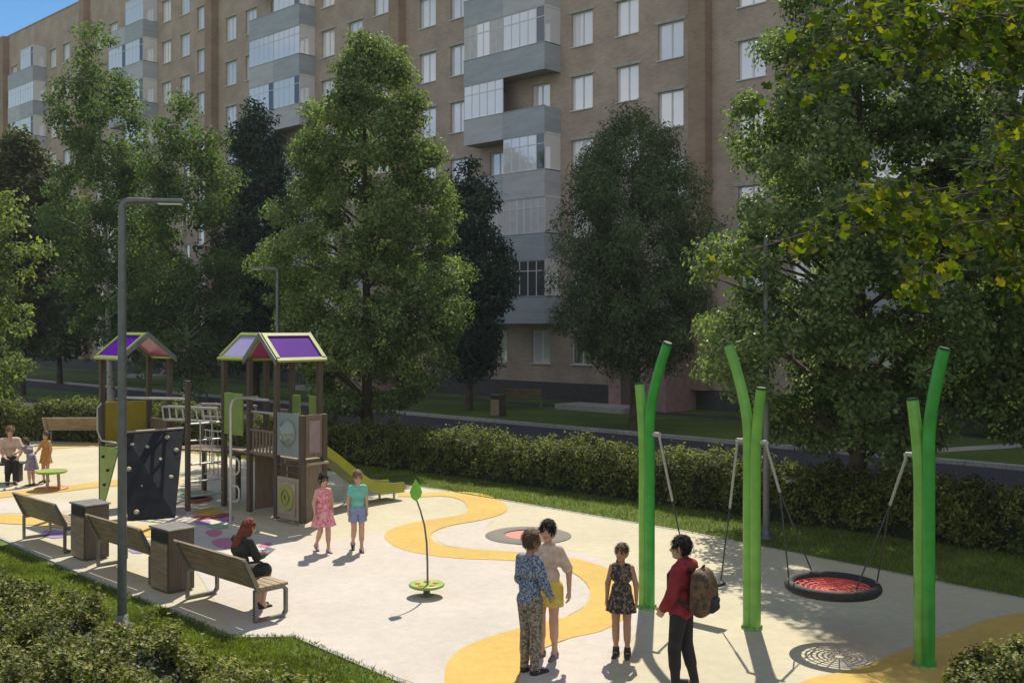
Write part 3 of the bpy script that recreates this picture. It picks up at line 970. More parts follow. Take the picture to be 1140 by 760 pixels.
tree('spruce_tree', 'dark blue green conifer between the birches and the tall green tree', plant(284, 50.0),
     prof_px([(108, 4), (150, 26), (190, 38), (240, 46), (300, 48), (350, 44), (400, 40)], 284, 50.0),
     0.18, ML_CON, M_BARK, 26, n_cl=300, per=120, sig=0.48, L=0.30, Wd=0.09, limbs=20, droop=0.3, down=0.8, trunk_top=0.98)
tree('spruce_tree', 'narrow dark conifer beside the stack of grey balconies', plant(522, 44.0),
     prof_px([(178, 4), (210, 24), (255, 38), (300, 46), (350, 46), (390, 36), (412, 14)], 522, 44.0),
     0.15, ML_CON, M_BARK, 27, n_cl=260, per=120, sig=0.42, L=0.26, Wd=0.09, limbs=16, droop=0.3, down=0.8, trunk_top=0.95)
tree('leafy_tree', 'olive green tree at the left end of the flats', plant(24, 52.0),
     prof_px([(150, 8), (180, 24), (215, 42), (250, 48), (310, 46), (360, 36), (395, 18)], 24, 52.0),
     0.17, ML_OLIVE, M_BARK, 28, n_cl=260, per=110, sig=0.48, L=0.24, Wd=0.16, limbs=18)
tree('leafy_tree', 'bright sunlit tree at the left edge above the lawn', plant(-46, 36.0),
     prof_px([(180, 12), (210, 50), (250, 70), (300, 78), (350, 80), (400, 78), (440, 66), (466, 34)], -46, 36.0),
     0.13, ML_LIT, M_BARK, 29, n_cl=260, per=120, sig=0.34, L=0.17, Wd=0.12, limbs=18)
for i, (px, z, top, hw, lb) in enumerate([(66, 64, 225, 40, 'shaded tree farthest back beyond the grass island'),
                                     (165, 62, 250, 46, 'shaded tree behind the pale trunked birch'),
                                     (8, 70, 200, 44, 'shaded tree behind the olive tree at the end of the flats')]):
    tree('leafy_tree', lb, plant(px, z), prof_px([(top, 6), (top + 30, hw * .6), (top + 80, hw), (350, hw), (385, hw * .6), (395, 14)], px, z),
         0.16, ML_DARK, M_BARK, 40 + i, n_cl=170, per=90, sig=0.6, L=0.32, Wd=0.2, limbs=12)
tree('leafy_tree', 'tree at the right edge in the hedge line behind the right swing post', plant(1190, 17.6),
     prof_px([(-180, 10), (-120, 60), (-40, 110), (60, 140), (180, 155), (280, 160), (380, 150), (450, 125), (500, 60)], 1190, 17.6),
     0.15, ML_MAIN2, M_BARK, 47, n_cl=420, per=210, sig=0.28, L=0.10, Wd=0.068, limbs=40, lump=.2, inner=.1)
tree('leafy_tree', 'shaded tree beyond the road at the right edge', plant(1150, 33.0),
     prof_px([(190, 10), (240, 60), (300, 90), (360, 95), (420, 80), (462, 30)], 1150, 33.0),
     0.15, ML_DARK, M_BARK, 48, n_cl=230, per=150, sig=0.36, L=0.16, Wd=0.10, limbs=20)

# maple whose branches reach in from the right, close to the camera
def maple():
    rng = np.random.default_rng(77)
    t = thing('maple_tree', 'yellow green maple branches reaching in at the upper right corner', 'tree', (8.6, 10.2))
    mb = MB()
    mb.tube([(0, 0, 0), (-0.1, 0.05, 2), (-0.25, 0.1, 4), (-0.3, 0, 6.2), (-0.2, 0, 9.0)], [0.20, 0.16, 0.13, 0.09, 0.03], 10)
    P, N = [], []
    # (start height, end point relative) of the limbs
    ends = [(5.8, (-5.7, -0.2, 6.4)), (6.0, (-5.3, 0.9, 6.55)), (6.2, (-5.0, 0.2, 6.9)), (5.7, (-4.4, -0.5, 6.45)), (5.6, (-3.7, 0.2, 6.3)),
            (3.9, (-5.5, 0.3, 4.55)), (4.1, (-5.1, -0.3, 4.75)), (4.3, (-4.9, 0.6, 4.9)), (3.9, (-4.7, -0.6, 4.5)), (3.8, (-4.4, 0.5, 4.25)),
            (4.4, (-4.0, 0.3, 5.1)), (3.9, (-3.7, -0.4, 4.3)), (4.8, (-3.5, 0.0, 5.6))]
    for (h, e) in ends:
        p0 = Vector((-0.25, 0.05, h)); p3 = Vector(e)
        p1 = p0.lerp(p3, 0.35) + Vector((0, rng.normal(0, .2), 0.45))
        p2 = p0.lerp(p3, 0.7) + Vector((0, rng.normal(0, .2), 0.36))
        pts = [p0, p1, p2, p3]
        mb.tube(pts, [0.05, 0.026, 0.013, 0.004], 7, caps=False)
        for j in range(17):
            f = rng.uniform(0.42, 1.02)
            a = pts[1].lerp(pts[2], (f - .35) / .35) if f < .7 else pts[2].lerp(pts[3], (f - .7) / .3)
            d = Vector((rng.normal(-0.22, .32), rng.normal(0, .30), rng.normal(-0.10, .22)))
            b = a + d
            mb.tube([a, a.lerp(b, .5) + Vector((0, 0, .03)), b], [0.008, 0.006, 0.003], 5, caps=False)
            for _ in range(16):
                q = a.lerp(b, rng.uniform(.25, 1.1)) + Vector(rng.normal(0, .11, 3)) - Vector((0, 0, .05))
                P.append(q); N.append((rng.normal(0, .4), rng.normal(-.75, .4), .8))
    mb.build('trunk', M_BARK, t)
    V, F, k = leaves(np.array(P), np.array(N), 0.12, 0.13, rng, 'maple', 0.5, 0.7)
    npmesh('crown', V, F, ML_MAPLE, t, k=k)
maple()

# ------------------------------------------------------------------ hedges
ML_HEDGE = leafmat('leaf_hedge', [(0.042, 0.064, 0.014), (0.078, 0.102, 0.024), (0.125, 0.15, 0.042), (0.25, 0.25, 0.09)], 0.40, 0.38)
ML_NEAR = leafmat('leaf_near_shrub', [(0.052, 0.076, 0.018), (0.098, 0.122, 0.030), (0.165, 0.175, 0.048), (0.36, 0.335, 0.150)], 0.32, 0.36)
hedge('hedge', 'long clipped hedge between the playground lawn and the grey road',
      [W(-8, 17.75), W(6, 17.7), W(14, 17.6), W(20, 17.3), W(23, 16.9), W(27, 16.6)], 1.0, 0.98, ML_HEDGE, M_TWIG, 61, 7600, 17, 0.07, 0.046, 0.07, bump=0.10)
hedge('hedge', 'dark hedge behind the far bench at the left end of the playground',
      [at(245, 497), at(150, 492), at(60, 489), at(-60, 490)], 1.1, 1.05, ML_HEDGE, M_TWIG, 62, 2600, 17, 0.10, 0.065, 0.10, bump=0.09)
hedge('shrub_hedge', 'loose leafy shrubs along the near lawn in the lower left corner',
      [W(5.2, 4.45), W(7, 4.35), W(10, 4.1), W(13, 3.85), W(16.5, 3.6)], 1.05, 0.84, ML_NEAR, M_TWIG, 63, 3600, 40, 0.043, 0.031, 0.052, bump=0.15, hvar=0.12, fr=.75)
hedge('shrub_hedge', 'second row of leafy shrubs nearest the viewer at the lower left',
      [W(6.2, 3.5), W(9, 3.25), W(12, 2.95), W(15, 2.7)], 1.1, 0.82, ML_NEAR, M_TWIG, 64, 2900, 38, 0.043, 0.031, 0.052, bump=0.15, hvar=0.12, fr=.75)
hedge('shrub', 'leafy shrub in the lower right corner before the right swing post',
      [(3.85, 9.12), (4.5, 8.95), (5.6, 8.8)], 1.0, 0.70, ML_NEAR, M_TWIG, 65, 1500, 38, 0.043, 0.031, 0.052, bump=0.14, cat='shrub', fr=.75)

# ------------------------------------------------------------------ street lamps
def make_lamp():
    t = thing('street_lamp', 'nearest grey street lamp with bent arm beside the benches', 'street lamp', at(136, 698), math.radians(8), 'street lamps around the playground')
    m = MB()
    pts = [(0, 0, 0.0), (0, 0, 2.5), (0, 0, 4.95)]
    for k in range(7):
        a = math.pi / 2 * k / 6
        pts.append((0.09 - 0.09 * math.cos(a), 0, 4.99 + 0.09 * math.sin(a)))
    pts.append((0.36, 0, 5.085))
    m.tube(pts, [0.056, 0.052] + [0.046] * 8 + [0.032], 14)
    m.build('pole', M_LAMP, t)
    m = MB(); m.lathe([(0, 0.012), (0.14, 0.012), (0.14, 0.03), (0.075, 0.034), (0.07, 0.16), (0.063, 0.16)], 20); m.build('base_plate', M_LAMP, t)
    m = MB(); m.bbox(0.34, 0.71, -0.075, 0.075, 5.06, 5.115, 0.015); h = m.build('lamp_head', M_LAMP, t)
    m = MB(); m.box(0.42, 0.69, -0.055, 0.055, 5.048, 5.058); m.build('lens', M_LAMPG, h)
    return t
lamp = make_lamp()
G = 'street lamps around the playground'
dup(lamp, plant(309, 27.2), math.radians(180), 'grey street lamp showing just left of the tall green tree', G)
dup(lamp, at(853, 600), math.radians(55), 'thin lamp pole beside the middle swing post before the hedge', G)
dup(lamp, at(519, 443), math.radians(170), 'small distant lamp pole by the narrow dark conifer', G)

# ------------------------------------------------------------------ benches and bins (local x = v, y = u)
def make_bench():
    t = thing('park_bench', 'nearest slatted bench with the seated red haired woman', 'bench', W(10.84, 6.95), ROT, 'benches along the near playground edge')
    s = MB()
    for i in range(4):
        s.bbox(0.04 + i * 0.105, 0.138 + i * 0.105, 0.0, 1.7, 0.41, 0.445, 0.005)
    s.build('seat', M_WOOD, t)
    b = MB()
    n = Vector((-0.19, 0, 0.36)).normalized(); th = Vector((0.36, 0, 0.19)).normalized() * 0.028
    for i in range(4):
        p = Vector((0.02, 0, 0.45)) + n * (0.102 * i); q = p + n * 0.097
        b.slab([(p.x, 0.0, p.z), (q.x, 0.0, q.z), (q.x, 1.7, q.z), (p.x, 1.7, p.z)], -0.028)
    b.build('backrest', M_WOOD, t)
    for y in (0.03, 1.63):
        m = MB()
        r = 0.05
        path = [(0.0, 0.405), (0.0, 0.02), (0.47 - r, 0.02), (0.47, 0.02 + r), (0.47, 0.405 - r), (0.47 - r, 0.405), (0.0, 0.405)]
        w = 0.018
        # flat bar loop
        inner = [(0.036, 0.372), (0.036, 0.056), (0.47 - r - .012, 0.056), (0.434, 0.056 + r * .7), (0.434, 0.372 - r * .7), (0.47 - r - .012, 0.372)]
        outer = [(0.0, 0.408), (0.0, 0.02), (0.47 - r, 0.02), (0.47, 0.02 + r), (0.47, 0.408 - r), (0.47 - r, 0.408)]
        k = len(outer)
        vs = [(x, y, z) for x, z in outer] + [(x, y, z) for x, z in inner] + [(x, y + 0.05, z) for x, z in outer] + [(x, y + 0.05, z) for x, z in inner]
        fs = []
        for i in range(k):
            j = (i + 1) % k
            fs += [(i, j, k + j, k + i), (2 * k + i, 3 * k + i, 3 * k + j, 2 * k + j), (i, 2 * k + i, 2 * k + j, j), (k + i, k + j, 3 * k + j, 3 * k + i)]
        m.add(vs, fs)
        m.slab([(0.0, y, 0.40), (-0.185, y, 0.80), (-0.150, y, 0.80), (0.035, y, 0.40)], -0.05)
        m.build('leg', M_STEEL, t)
    return t
bench = make_bench()
GB = 'benches along the near playground edge'
dup(bench, W(13.5, 6.98), ROT, 'middle bench half hidden by the lamp pole between the bins', GB)
dup(bench, W(16.35, 7.02), ROT, 'empty bench left of both litter bins beside the near lawn', GB)
dup(bench, at(112, 494), math.radians(92), 'far bench before the dark hedge left of the play tower', 'benches facing the playground')
x, y = at(603, 454)
dup(bench, (x, y), ROT + math.radians(35), 'shaded bench on the grass beyond the road', 'benches facing the playground')

def make_bin():
    t = thing('litter_bin', 'brown box litter bin standing behind the nearest bench', 'litter bin', W(12.9, 6.92), ROT, 'litter bins between the benches')
    m = MB(); m.bbox(0, 0.38, 0, 0.5, 0.03, 0.84, 0.008); body = m.build('body', M_BINWOOD, t)
    m = MB()
    for y0, y1, x0, x1 in ((0.03, 0.47, -0.016, -0.002),):
        for i in range(5):
            m.box(x0, x1, y0 + i * .089, y0 + i * .089 + .083, 0.05, 0.67)
    m.build('front_slats', M_WOOD, t)
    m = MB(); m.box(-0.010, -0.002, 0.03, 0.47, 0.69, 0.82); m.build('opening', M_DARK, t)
    m = MB(); m.bbox(-0.02, 0.40, -0.02, 0.52, 0.842, 0.868, 0.006); m.build('lid', M_STEEL, t)
    m = MB(); m.box(0.03, 0.35, 0.03, 0.47, 0.0, 0.03); m.build('base', M_STEEL, t)
    return t
bin_ = make_bin()
dup(bin_, W(15.6, 7.0), ROT, 'brown box litter bin farther left beyond the middle bench', 'litter bins between the benches')
dup(bin_, at(556, 464), ROT, 'dark litter bin by the kerb beyond the road', 'litter bins between the benches')

# ------------------------------------------------------------------ swing posts, swings
def swing_post(px, py, tops, lb):
    """tops: [(pixel of the top, height, bend pixel, height, radius, material, closer?)...]"""
    bx, by = at(px, py)
    t = thing('swing_post', lb, 'swing post', (bx, by), 0, 'green forked posts of the swings')
    d = Vector((-UX, -UY, 0))                       # along the row of posts, to the right
    for (off, lean, htop, hbend, m, cap) in tops:
        p0 = d * off
        pts = [p0, p0 + Vector((0, 0, hbend * 0.6)), p0 + Vector((0, 0, hbend))]
        for k in range(1, 9):
            f = k / 8
            pts.append(p0 + d * (lean * (f ** 1.6)) + Vector((0, 0, hbend + (htop - hbend) * f)))
        r = 0.066
        mb = MB(); mb.tube(pts, [r] * 3 + [r * (1 - .06 * k / 8) for k in range(1, 9)], 20, caps=True)
        o = mb.build('stem', m, t)
        e = pts[-1]; dr = (pts[-1] - pts[-2]).normalized()
        mb = MB(); mb.tube([e + dr * 0.002, e + dr * 0.03], [r * .97, r * .80], 20); mb.build('cap', M_CAP, o)
    mb = MB(); mb.lathe([(0, .014), (0.125, 0.014), (0.125, 0.026), (0.0, 0.026)], 28); mb.build('base_plate', M_GREEN2, t)
    mb = MB()
    for k in range(8):
        a = k * math.pi / 4
        mb.lathe([(0, .05), (.010, .05), (.012, .03)], 6, (0.115 * math.cos(a), 0.115 * math.sin(a), 0))
    mb.build('anchor_bolts', M_STEEL, t)
    return t
d_ = Vector((-UX, -UY, 0))
p1 = Vector((*at(720, 677), 0)); p2 = Vector((*at(837, 700), 0)); p3 = Vector((*at(1029, 742), 0))
swing_post(720, 677, [(-0.045, -0.07, 2.84, 1.9, M_GREEN2, 0), (0.045, 0.27, 3.36, 2.35, M_GREEN, 0)], 'left green forked post behind the girl in the dark dress')
swing_post(837, 700, [(-0.045, -0.27, 3.35, 2.3, M_GREEN2, 0), (0.045, 0.08, 2.84, 1.9, M_GREEN2, 0)], 'middle green forked post with ropes on both sides')
swing_post(1029, 742, [(-0.045, -0.08, 2.80, 1.9, M_GREEN2, 0), (0.045, 0.16, 3.34, 2.35, M_GREEN, 0)], 'right green forked post above the corner shrub')

def bracket(mb, p, side, h=2.22):
    a = p + d_ * (0.05 * side) + Vector((0, 0, h))
    b = p + d_ * (0.20 * side) + Vector((0, 0, h + .01))
    mb.tube([a, b], [0.035, 0.022], 12)
    mb.tube([b + d_ * (.0), b + Vector((0, 0, -.07))], [0.022, 0.016], 10)
    return b + Vector((0, 0, -.06))

# flat seat swing
t = thing('board_swing', 'flat board swing hanging between the left and middle green posts', 'swing', (0, 0))
mid = (p1 + p2) / 2
t.location = (mid.x, mid.y, 0)
br = MB(); top1 = bracket(br, p1 - mid, 1); br.build('hanger', M_ROPE, t)
br = MB(); top2 = bracket(br, p2 - mid, -1); br.build('hanger', M_ROPE, t)
seat_h = 0.47
pr = d_.cross(Vector((0, 0, 1)))
c = Vector((0, 0, seat_h)) + d_ * 0.10
mb = MB()
q = [c + d_ * .24 + pr * .1, c - d_ * .24 + pr * .1, c - d_ * .24 - pr * .1, c + d_ * .24 - pr * .1]
mb.prism([(v.x, v.y) for v in q][::-1], seat_h - .018, seat_h + .018)
mb.build('seat', M_BLACK, t)
for top, s in ((top1, -1), (top2, 1)):
    e = c + d_ * (.235 * s)
    m = MB(); mdl = top.lerp(e, 0.45)
    m.tube([top, mdl], 0.016, 10); m.build('rod', M_ROPE, t)
    m = MB(); m.tube([mdl, e + Vector((0, 0, .06))], 0.009, 8)
    for z in (-.1, .1): m.tube([e + Vector((0, 0, .07)), e + pr * z * .9 + Vector((0, 0, .0))], 0.006, 6)
    m.build('chain', M_CHAIN, t)

# nest swing
nx, ny = at(927, 652, 0.66)
t = thing('nest_swing', 'round nest swing with red net and thick black rim', 'swing', (nx, ny, 0))
ctr = Vector((nx, ny, 0))
br = MB(); topA = bracket(br, p2 - ctr, 1); br.build('hanger', M_ROPE, t)
br = MB(); topB = bracket(br, p3 - ctr, -1); br.build('hanger', M_ROPE, t)
NH, NR = 0.66, 0.475
m = MB()
ring = [(NR * math.cos(a), NR * math.sin(a), NH) for a in np.linspace(0, 2 * math.pi, 49)]
m.tube(ring, 0.058, 12, caps=False); m.build('rim', M_BLACK, t)
m = MB()
for rr in np.linspace(0.06, NR - .06, 7):
    zc = NH - .05 * (1 - (rr / NR) ** 2)
    m.tube([(rr * math.cos(a), rr * math.sin(a), zc) for a in np.linspace(0, 2 * math.pi, 41)], 0.0125, 5, caps=False)
for k in range(20):
    a = k * math.pi / 10
    m.tube([(rr * math.cos(a), rr * math.sin(a), NH - .05 * (1 - (rr / NR) ** 2)) for rr in (0.05, .2, .33, NR)], 0.0085, 5, caps=False)
m.build('net', M_REDNET, t)
for top, s in ((topA, -1), (topB, 1)):
    m = MB(); y = top.lerp(Vector(d_ * (.33 * s)) + Vector((0, 0, NH)), 0.34)
    m.tube([top, y], 0.016, 10); m.build('rod', M_ROPE, t)
    for k in (-1, 1):
        e = (d_ * (s * .80) + pr * (k * .6)).normalized() * NR + Vector((0, 0, NH))
        j = y.lerp(e, 0.93)
        m = MB(); m.tube([y, j], 0.009, 8); o = m.build('rope', M_CHAIN, t)
        m = MB(); m.tube([j, e], 0.017, 8); m.build('rope_end', M_ROPE, o)

# ------------------------------------------------------------------ trampoline in the ground and the leaf spinner
tx, ty = at(588, 597)
t = thing('trampoline', 'round grey ground trampoline with red mat set in the surface', 'trampoline', (tx, ty, 0.012))
m = MB(); m.lathe([(0.40, 0.008), (0.40, 0.028), (0.44, 0.036), (0.68, 0.03), (0.735, 0.010)], 56); m.build('safety_ring', mat('ring_rubber_grey', (0.13, 0.12, 0.10), (0.18, 0.165, 0.14), 0.85, 60, 4, bump=.2), t)
m = MB()
for i in range(14):
    m.box(-0.5 + i * .0715, -0.5 + i * .0715 + .062, -0.48 if 2 < i < 11 else -.3, 0.48 if 2 < i < 11 else .3, 0.0135, 0.0165)
m2 = MB(); m2.lathe([(0, 0.015), (0.41, 0.015)], 40); m2.build('mat', mat('trampoline_red', (0.50, 0.12, 0.10), (0.60, 0.17, 0.14), 0.7, 30, 4), t)

sx, sy = at(475, 654, 0.12)
t = thing('leaf_spinner', 'low round green spinner with tall stem and leaf', 'spinner', (sx, sy, 0))
M_LIME = mat('lime_plastic', (0.22, 0.33, 0.05), (0.30, 0.40, 0.07), 0.4, 6, 3)
M_LEAFP = mat('leaf_panel_green', (0.16, 0.46, 0.045), (0.20, 0.52, 0.06), 0.4, 6, 3)
m = MB(); m.lathe([(0.0, .012), (.09, .012), (.09, .03), (.045, .04), (.045, .13)], 20); m.build('pivot', M_STEEL, t)
m = MB(); m.lathe([(0, .13), (.20, .13), (.232, .145), (.24, .165), (.225, .18), (.19, .172), (.06, .165), (0, .165)], 36)
m.build('platform', M_LIME, t)
m = MB()
for k in range(5):
    a = k * 2 * math.pi / 5 + .4
    m.lathe([(.0, .186), (.035, .186), (.045, .17)], 12, (.13 * math.cos(a), .13 * math.sin(a), 0))
m.build('foot_pads', M_YEL, t)
m = MB(); sp = [(0.012, 0, .165), (0.01, 0, .45), (0.0, 0, .72), (-.03, 0, .95), (-.085, 0, 1.15), (-.14, 0, 1.30)]
m.tube(sp, [.014, .014, .013, .012, .011, .01], 10); m.build('stem', M_LAMP, t)
m = MB()
lf = [(0, 0), (.065, .05), (.085, .12), (.06, .19), (-.005, .29), (-.05, .20), (-.08, .12), (-.055, .04)]
n = len(lf)
vs = [(-.145 + x, -.010, 1.27 + z) for x, z in lf] + [(-.145 + x, .010, 1.27 + z) for x, z in lf]
m.add(vs, [tuple(range(n)), tuple(range(n, 2 * n))[::-1]] + [(i, (i + 1) % n, n + (i + 1) % n, n + i)[::-1] for i in range(n)])
m.build('leaf', M_LEAFP, t)

# ------------------------------------------------------------------ the play tower (local x = v - V0, y = u - PU)
PU, PV = 17.2, 10.8
tw = thing('play_tower', 'wooden play tower with purple gabled roofs, climbing wall, bridge and slide', 'play tower', W(PU, PV), ROT)
M_POST = mat('dark_timber', (0.054, 0.04176, 0.03024), (0.09, 0.07056, 0.0504), 0.7, 6, 6, stretch=(6, 6, 0.5), bump=.2)
M_PLANK = mat('brown_panel', (0.1394, 0.1066, 0.0779), (0.1968, 0.1517, 0.1107), 0.65, 6, 6, stretch=(6, 6, 0.6), bump=.2)
M_BEIGE = mat('beige_panel', (0.30, 0.25, 0.19), (0.37, 0.31, 0.24), 0.6, 8, 5)
M_PURP = mat('purple_panel', (0.075, 0.003, 0.25), (0.09, 0.004, 0.29), 0.6, 3, 3, spec=.05)
M_MAG = mat('magenta_panel', (0.30, 0.02, 0.18), (0.34, 0.03, 0.21), 0.35, 3, 3)
M_LAV = mat('lavender_panel', (0.36, 0.29, 0.48), (0.40, 0.33, 0.52), 0.18, 3, 3, coat=.5)
M_FRY = mat('roof_frame_lime', (0.24, 0.29, 0.05), (0.29, 0.34, 0.065), 0.5, 5, 3)
M_FRG = mat('gable_frame_grey', (0.13, 0.13, 0.13), (0.16, 0.16, 0.16), 0.5, 5, 3)
M_GRP = mat('green_panel', (0.17, 0.26, 0.05), (0.22, 0.31, 0.065), 0.5, 5, 3)
M_YEP = mat('mustard_panel', (0.3, 0.2325, 0.015), (0.345, 0.27, 0.0225), 0.5, 5, 3)
M_SLATE = mat('slate_climbing_board', (0.020, 0.023, 0.030), (0.028, 0.032, 0.040), 0.9, 5, 4, macro=(1.2, .15), spec=0.1)
M_HOLD = mat('climbing_hold', (0.34, 0.29, 0.21), (0.42, 0.36, 0.27), 0.7, 20, 3)
M_GREYP = mat('grey_panel', (0.19, 0.22, 0.235), (0.23, 0.26, 0.275), 0.4, 4, 4)
M_GALV = mat('pale_steel', (0.42, 0.42, 0.40), (0.50, 0.50, 0.47), 0.4, 10, 3, metal=.4)
M_MAUVE = mat('mauve_panel', (0.24, 0.18, 0.20), (0.29, 0.22, 0.24), 0.5, 5, 3)
M_DECK = mat('deck_boards', (0.16, 0.125, 0.09), (0.23, 0.18, 0.13), 0.75, 5, 5, stretch=(8, .6, 1))

def L(u, v, z=0.0):
    return Vector((v - PV, u - PU, z))

def post(u, v, h, w=0.095):
    m = MB(); p = L(u, v)
    m.bbox(p.x - w / 2, p.x + w / 2, p.y - w / 2, p.y + w / 2, 0.08, h, 0.008)
    o = m.build('post', M_POST, tw)
    m = MB(); m.box(p.x - w * .36, p.x + w * .36, p.y - w * .36, p.y + w * .36, 0.0, 0.079); m.build('post_foot', M_GALV, o)

def gable(u0, u1, v0, v1, along, he=2.93, hr=3.42, front=M_PURP, back=M_MAG):
    """gable roof; along 'u' puts the ridge along u"""
    ov = 0.07
    if along == 'u':
        vm = (v0 + v1) / 2
        sides = [((u1 + ov, v0 - ov, he), (u0 - ov, v0 - ov, he), (u0 - ov, vm, hr), (u1 + ov, vm, hr), front),
                 ((u0 - ov, v1 + ov, he), (u1 + ov, v1 + ov, he), (u1 + ov, vm, hr), (u0 - ov, vm, hr), back)]
    else:
        um = (u0 + u1) / 2
        sides = [((u0 - ov, v0 - ov, he), (u0 - ov, v1 + ov, he), (um, v1 + ov, hr), (um, v0 - ov, hr), front),
                 ((u1 + ov, v1 + ov, he), (u1 + ov, v0 - ov, he), (um, v0 - ov, hr), (um, v1 + ov, hr), back)]
    for a, b, c, d, pm in sides:
        A, B, C, D = (L(*p) for p in (a, b, c, d))
        nrm = (B - A).cross(D - A).normalized()
        if nrm.z < 0: nrm = -nrm
        e1 = (B - A).normalized(); e2 = (D - A).normalized()
        w = 0.075
        m = MB()
        def bar(P, Q, dirv, wd, mi):
            m.slab([P, Q, Q + dirv * wd, P + dirv * wd], 0.05 if (Q - P).cross(dirv).dot(nrm) > 0 else -0.05, mi)
        bar(A - nrm * .01, B - nrm * .01, e2, w, 0)
        bar(D, C, -e2, w, 0)
        bar(A + e2 * w, D - e2 * w, e1, w, 0)
        bar(B + e2 * w, C - e2 * w, -e1, w, 0)
        o = m.build('roof_frame', M_FRY, tw)
        m = MB()
        q = [A + e1 * w + e2 * w, B - e1 * w + e2 * w, C - e1 * w - e2 * w, D + e1 * w - e2 * w]
        m.slab([p + nrm * .012 for p in q], 0.014 if (q[1] - q[0]).cross(q[3] - q[0]).dot(nrm) > 0 else -.014)
        m.build('roof_panel', pm, o)
    # bargeboards at the gable ends
    if along == 'u':
        vm = (v0 + v1) / 2
        for uu in (u0 - ov - .022, u1 + ov + .002):
            m = MB()
            for vv in (v0 - ov, v1 + ov):
                a, b = L(uu, vv, he - .06), L(uu, vm, hr - .06)
                m.slab([a, b, b + Vector((0, 0, .11)), a + Vector((0, 0, .11))], 0.02 if vv < vm else -.02)
            m.build('bargeboard', M_FRG, tw)
    else:
        um = (u0 + u1) / 2
        for vv in (v0 - ov - .022, v1 + ov + .022):
            m = MB()
            for uu in (u0 - ov, u1 + ov):
                a, b = L(uu, vv, he - .06), L(um, vv, hr - .06)
                m.slab([a, b, b + Vector((0, 0, .11)), a + Vector((0, 0, .11))], 0.02 if uu > um else -.02)
            m.build('bargeboard', M_FRG, tw)

# right tower: decks A (u 17.2-18.1) and B (16.2-17.2), front bay (15.44-16.2)
for (u, v, h) in [(17.15, 10.85, 2.95), (18.05, 10.85, 2.95), (17.15, 11.8, 2.95), (18.05, 11.8, 2.95), (16.25, 10.85, 2.95), (16.25, 11.8, 2.95),
                  (15.46, 10.85, 2.0), (15.46, 11.32, 2.0)]:
    post(u, v, h)
gable(17.3, 18.1, 10.85, 11.8, 'u', front=M_LAV)
gable(16.2, 17.15, 10.85, 11.8, 'v', front=M_PURP)
def deckslab(u0, u1, v0, v1, h):
    m = MB(); a, b = L(u0, v0), L(u1, v1)
    nb = 8
    for i in range(nb):
        y0 = a.y + (b.y - a.y) * i / nb
        m.box(a.x, b.x, y0 + .004, y0 + (b.y - a.y) / nb - .004, h - .04, h)
    m.box(a.x, b.x, a.y + .05, a.y + .10, h - .14, h - .041); m.box(a.x, b.x, b.y - .10, b.y - .05, h - .14, h - .041)
    m.build('deck', M_DECK, tw)
deckslab(16.15, 18.0, 10.9, 11.75, 1.2)
deckslab(15.5, 16.14, 10.9, 11.3, 1.2)
def panel(name, u0, u1, v0, v1, z0, z1, m_, th=0.025):
    """upright board between two ground points"""
    a, b = L(u0, v0, z0), L(u1, v1, z0)
    d = (b - a).normalized(); n = Vector((-d.y, d.x, 0)) * th / 2
    m = MB()
    m.prism([((a + n).x, (a + n).y), ((b + n).x, (b + n).y), ((b - n).x, (b - n).y), ((a - n).x, (a - n).y)], z0, z1)
    return m.build(name, m_, tw)
def bar(name, pts, r, m_):
    m = MB(); m.tube([L(*p) for p in pts], r, 10); return m.build(name, m_, tw)
# front bay, side towards the benches: grey bubble panel above, clock panel below
pg = panel('bubble_panel', 15.52, 16.19, 10.83, 10.83, 1.24, 2.02, M_GREYP)
m = MB(); c = L(15.85, 10.815, 1.66)
for k in range(1):
    vs, fs, N1 = [], [], 28
    for i, (r, o) in enumerate([(.235, 0), (.235, -.03), (.20, -.035), (.17, -.08), (.11, -.12), (.0, -.135)]):
        for j in range(N1):
            a = 2 * math.pi * j / N1
            vs.append((c.x + o, c.y + r * math.cos(a), c.z + r * math.sin(a)))
    for i in range(5):
        for j in range(N1):
            fs.append((i * N1 + j, i * N1 + (j + 1) % N1, (i + 1) * N1 + (j + 1) % N1, (i + 1) * N1 + j))
    m.add(vs, fs, True)
m.build('bubble', mat('bubble_plastic', (0.16, 0.22, 0.20), (0.22, 0.28, 0.25), 0.08, 2, 2, coat=.6), pg)
panel('panel', 15.52, 16.19, 10.83, 10.83, 0.12, 0.86, M_BEIGE)
pc = panel('clock_panel', 15.60, 16.11, 10.80, 10.80, 0.2, 0.78, M_BEIGE)
m = MB()
for (r0, r1, dep) in ((.15, .225, .022), (.055, .09, .026)):
    vs, fs = [], []
    c = L(15.85, 10.785, 0.50)
    for j in range(28):
        a = 2 * math.pi * j / 28
        for r, o in ((r0, 0), (r0, -dep), (r1, -dep), (r1, 0)):
            vs.append((c.x + o, c.y + r * math.cos(a), c.z + r * math.sin(a)))
    for j in range(28):
        j2 = (j + 1) % 28
        for s in range(3): fs.append((j * 4 + s, j * 4 + s + 1, j2 * 4 + s + 1, j2 * 4 + s))
    m.add(vs, fs, False)
m.box(c.x - .012, c.x - .002, c.y - .02, c.y + .02, c.z - .12, c.z + .12)
m.build('dial', M_FRY, pc)
for z in (0.95, 1.08):
    bar('crossbar', [(15.5, 10.85, z), (16.22, 10.85, z)], .02, M_POST)
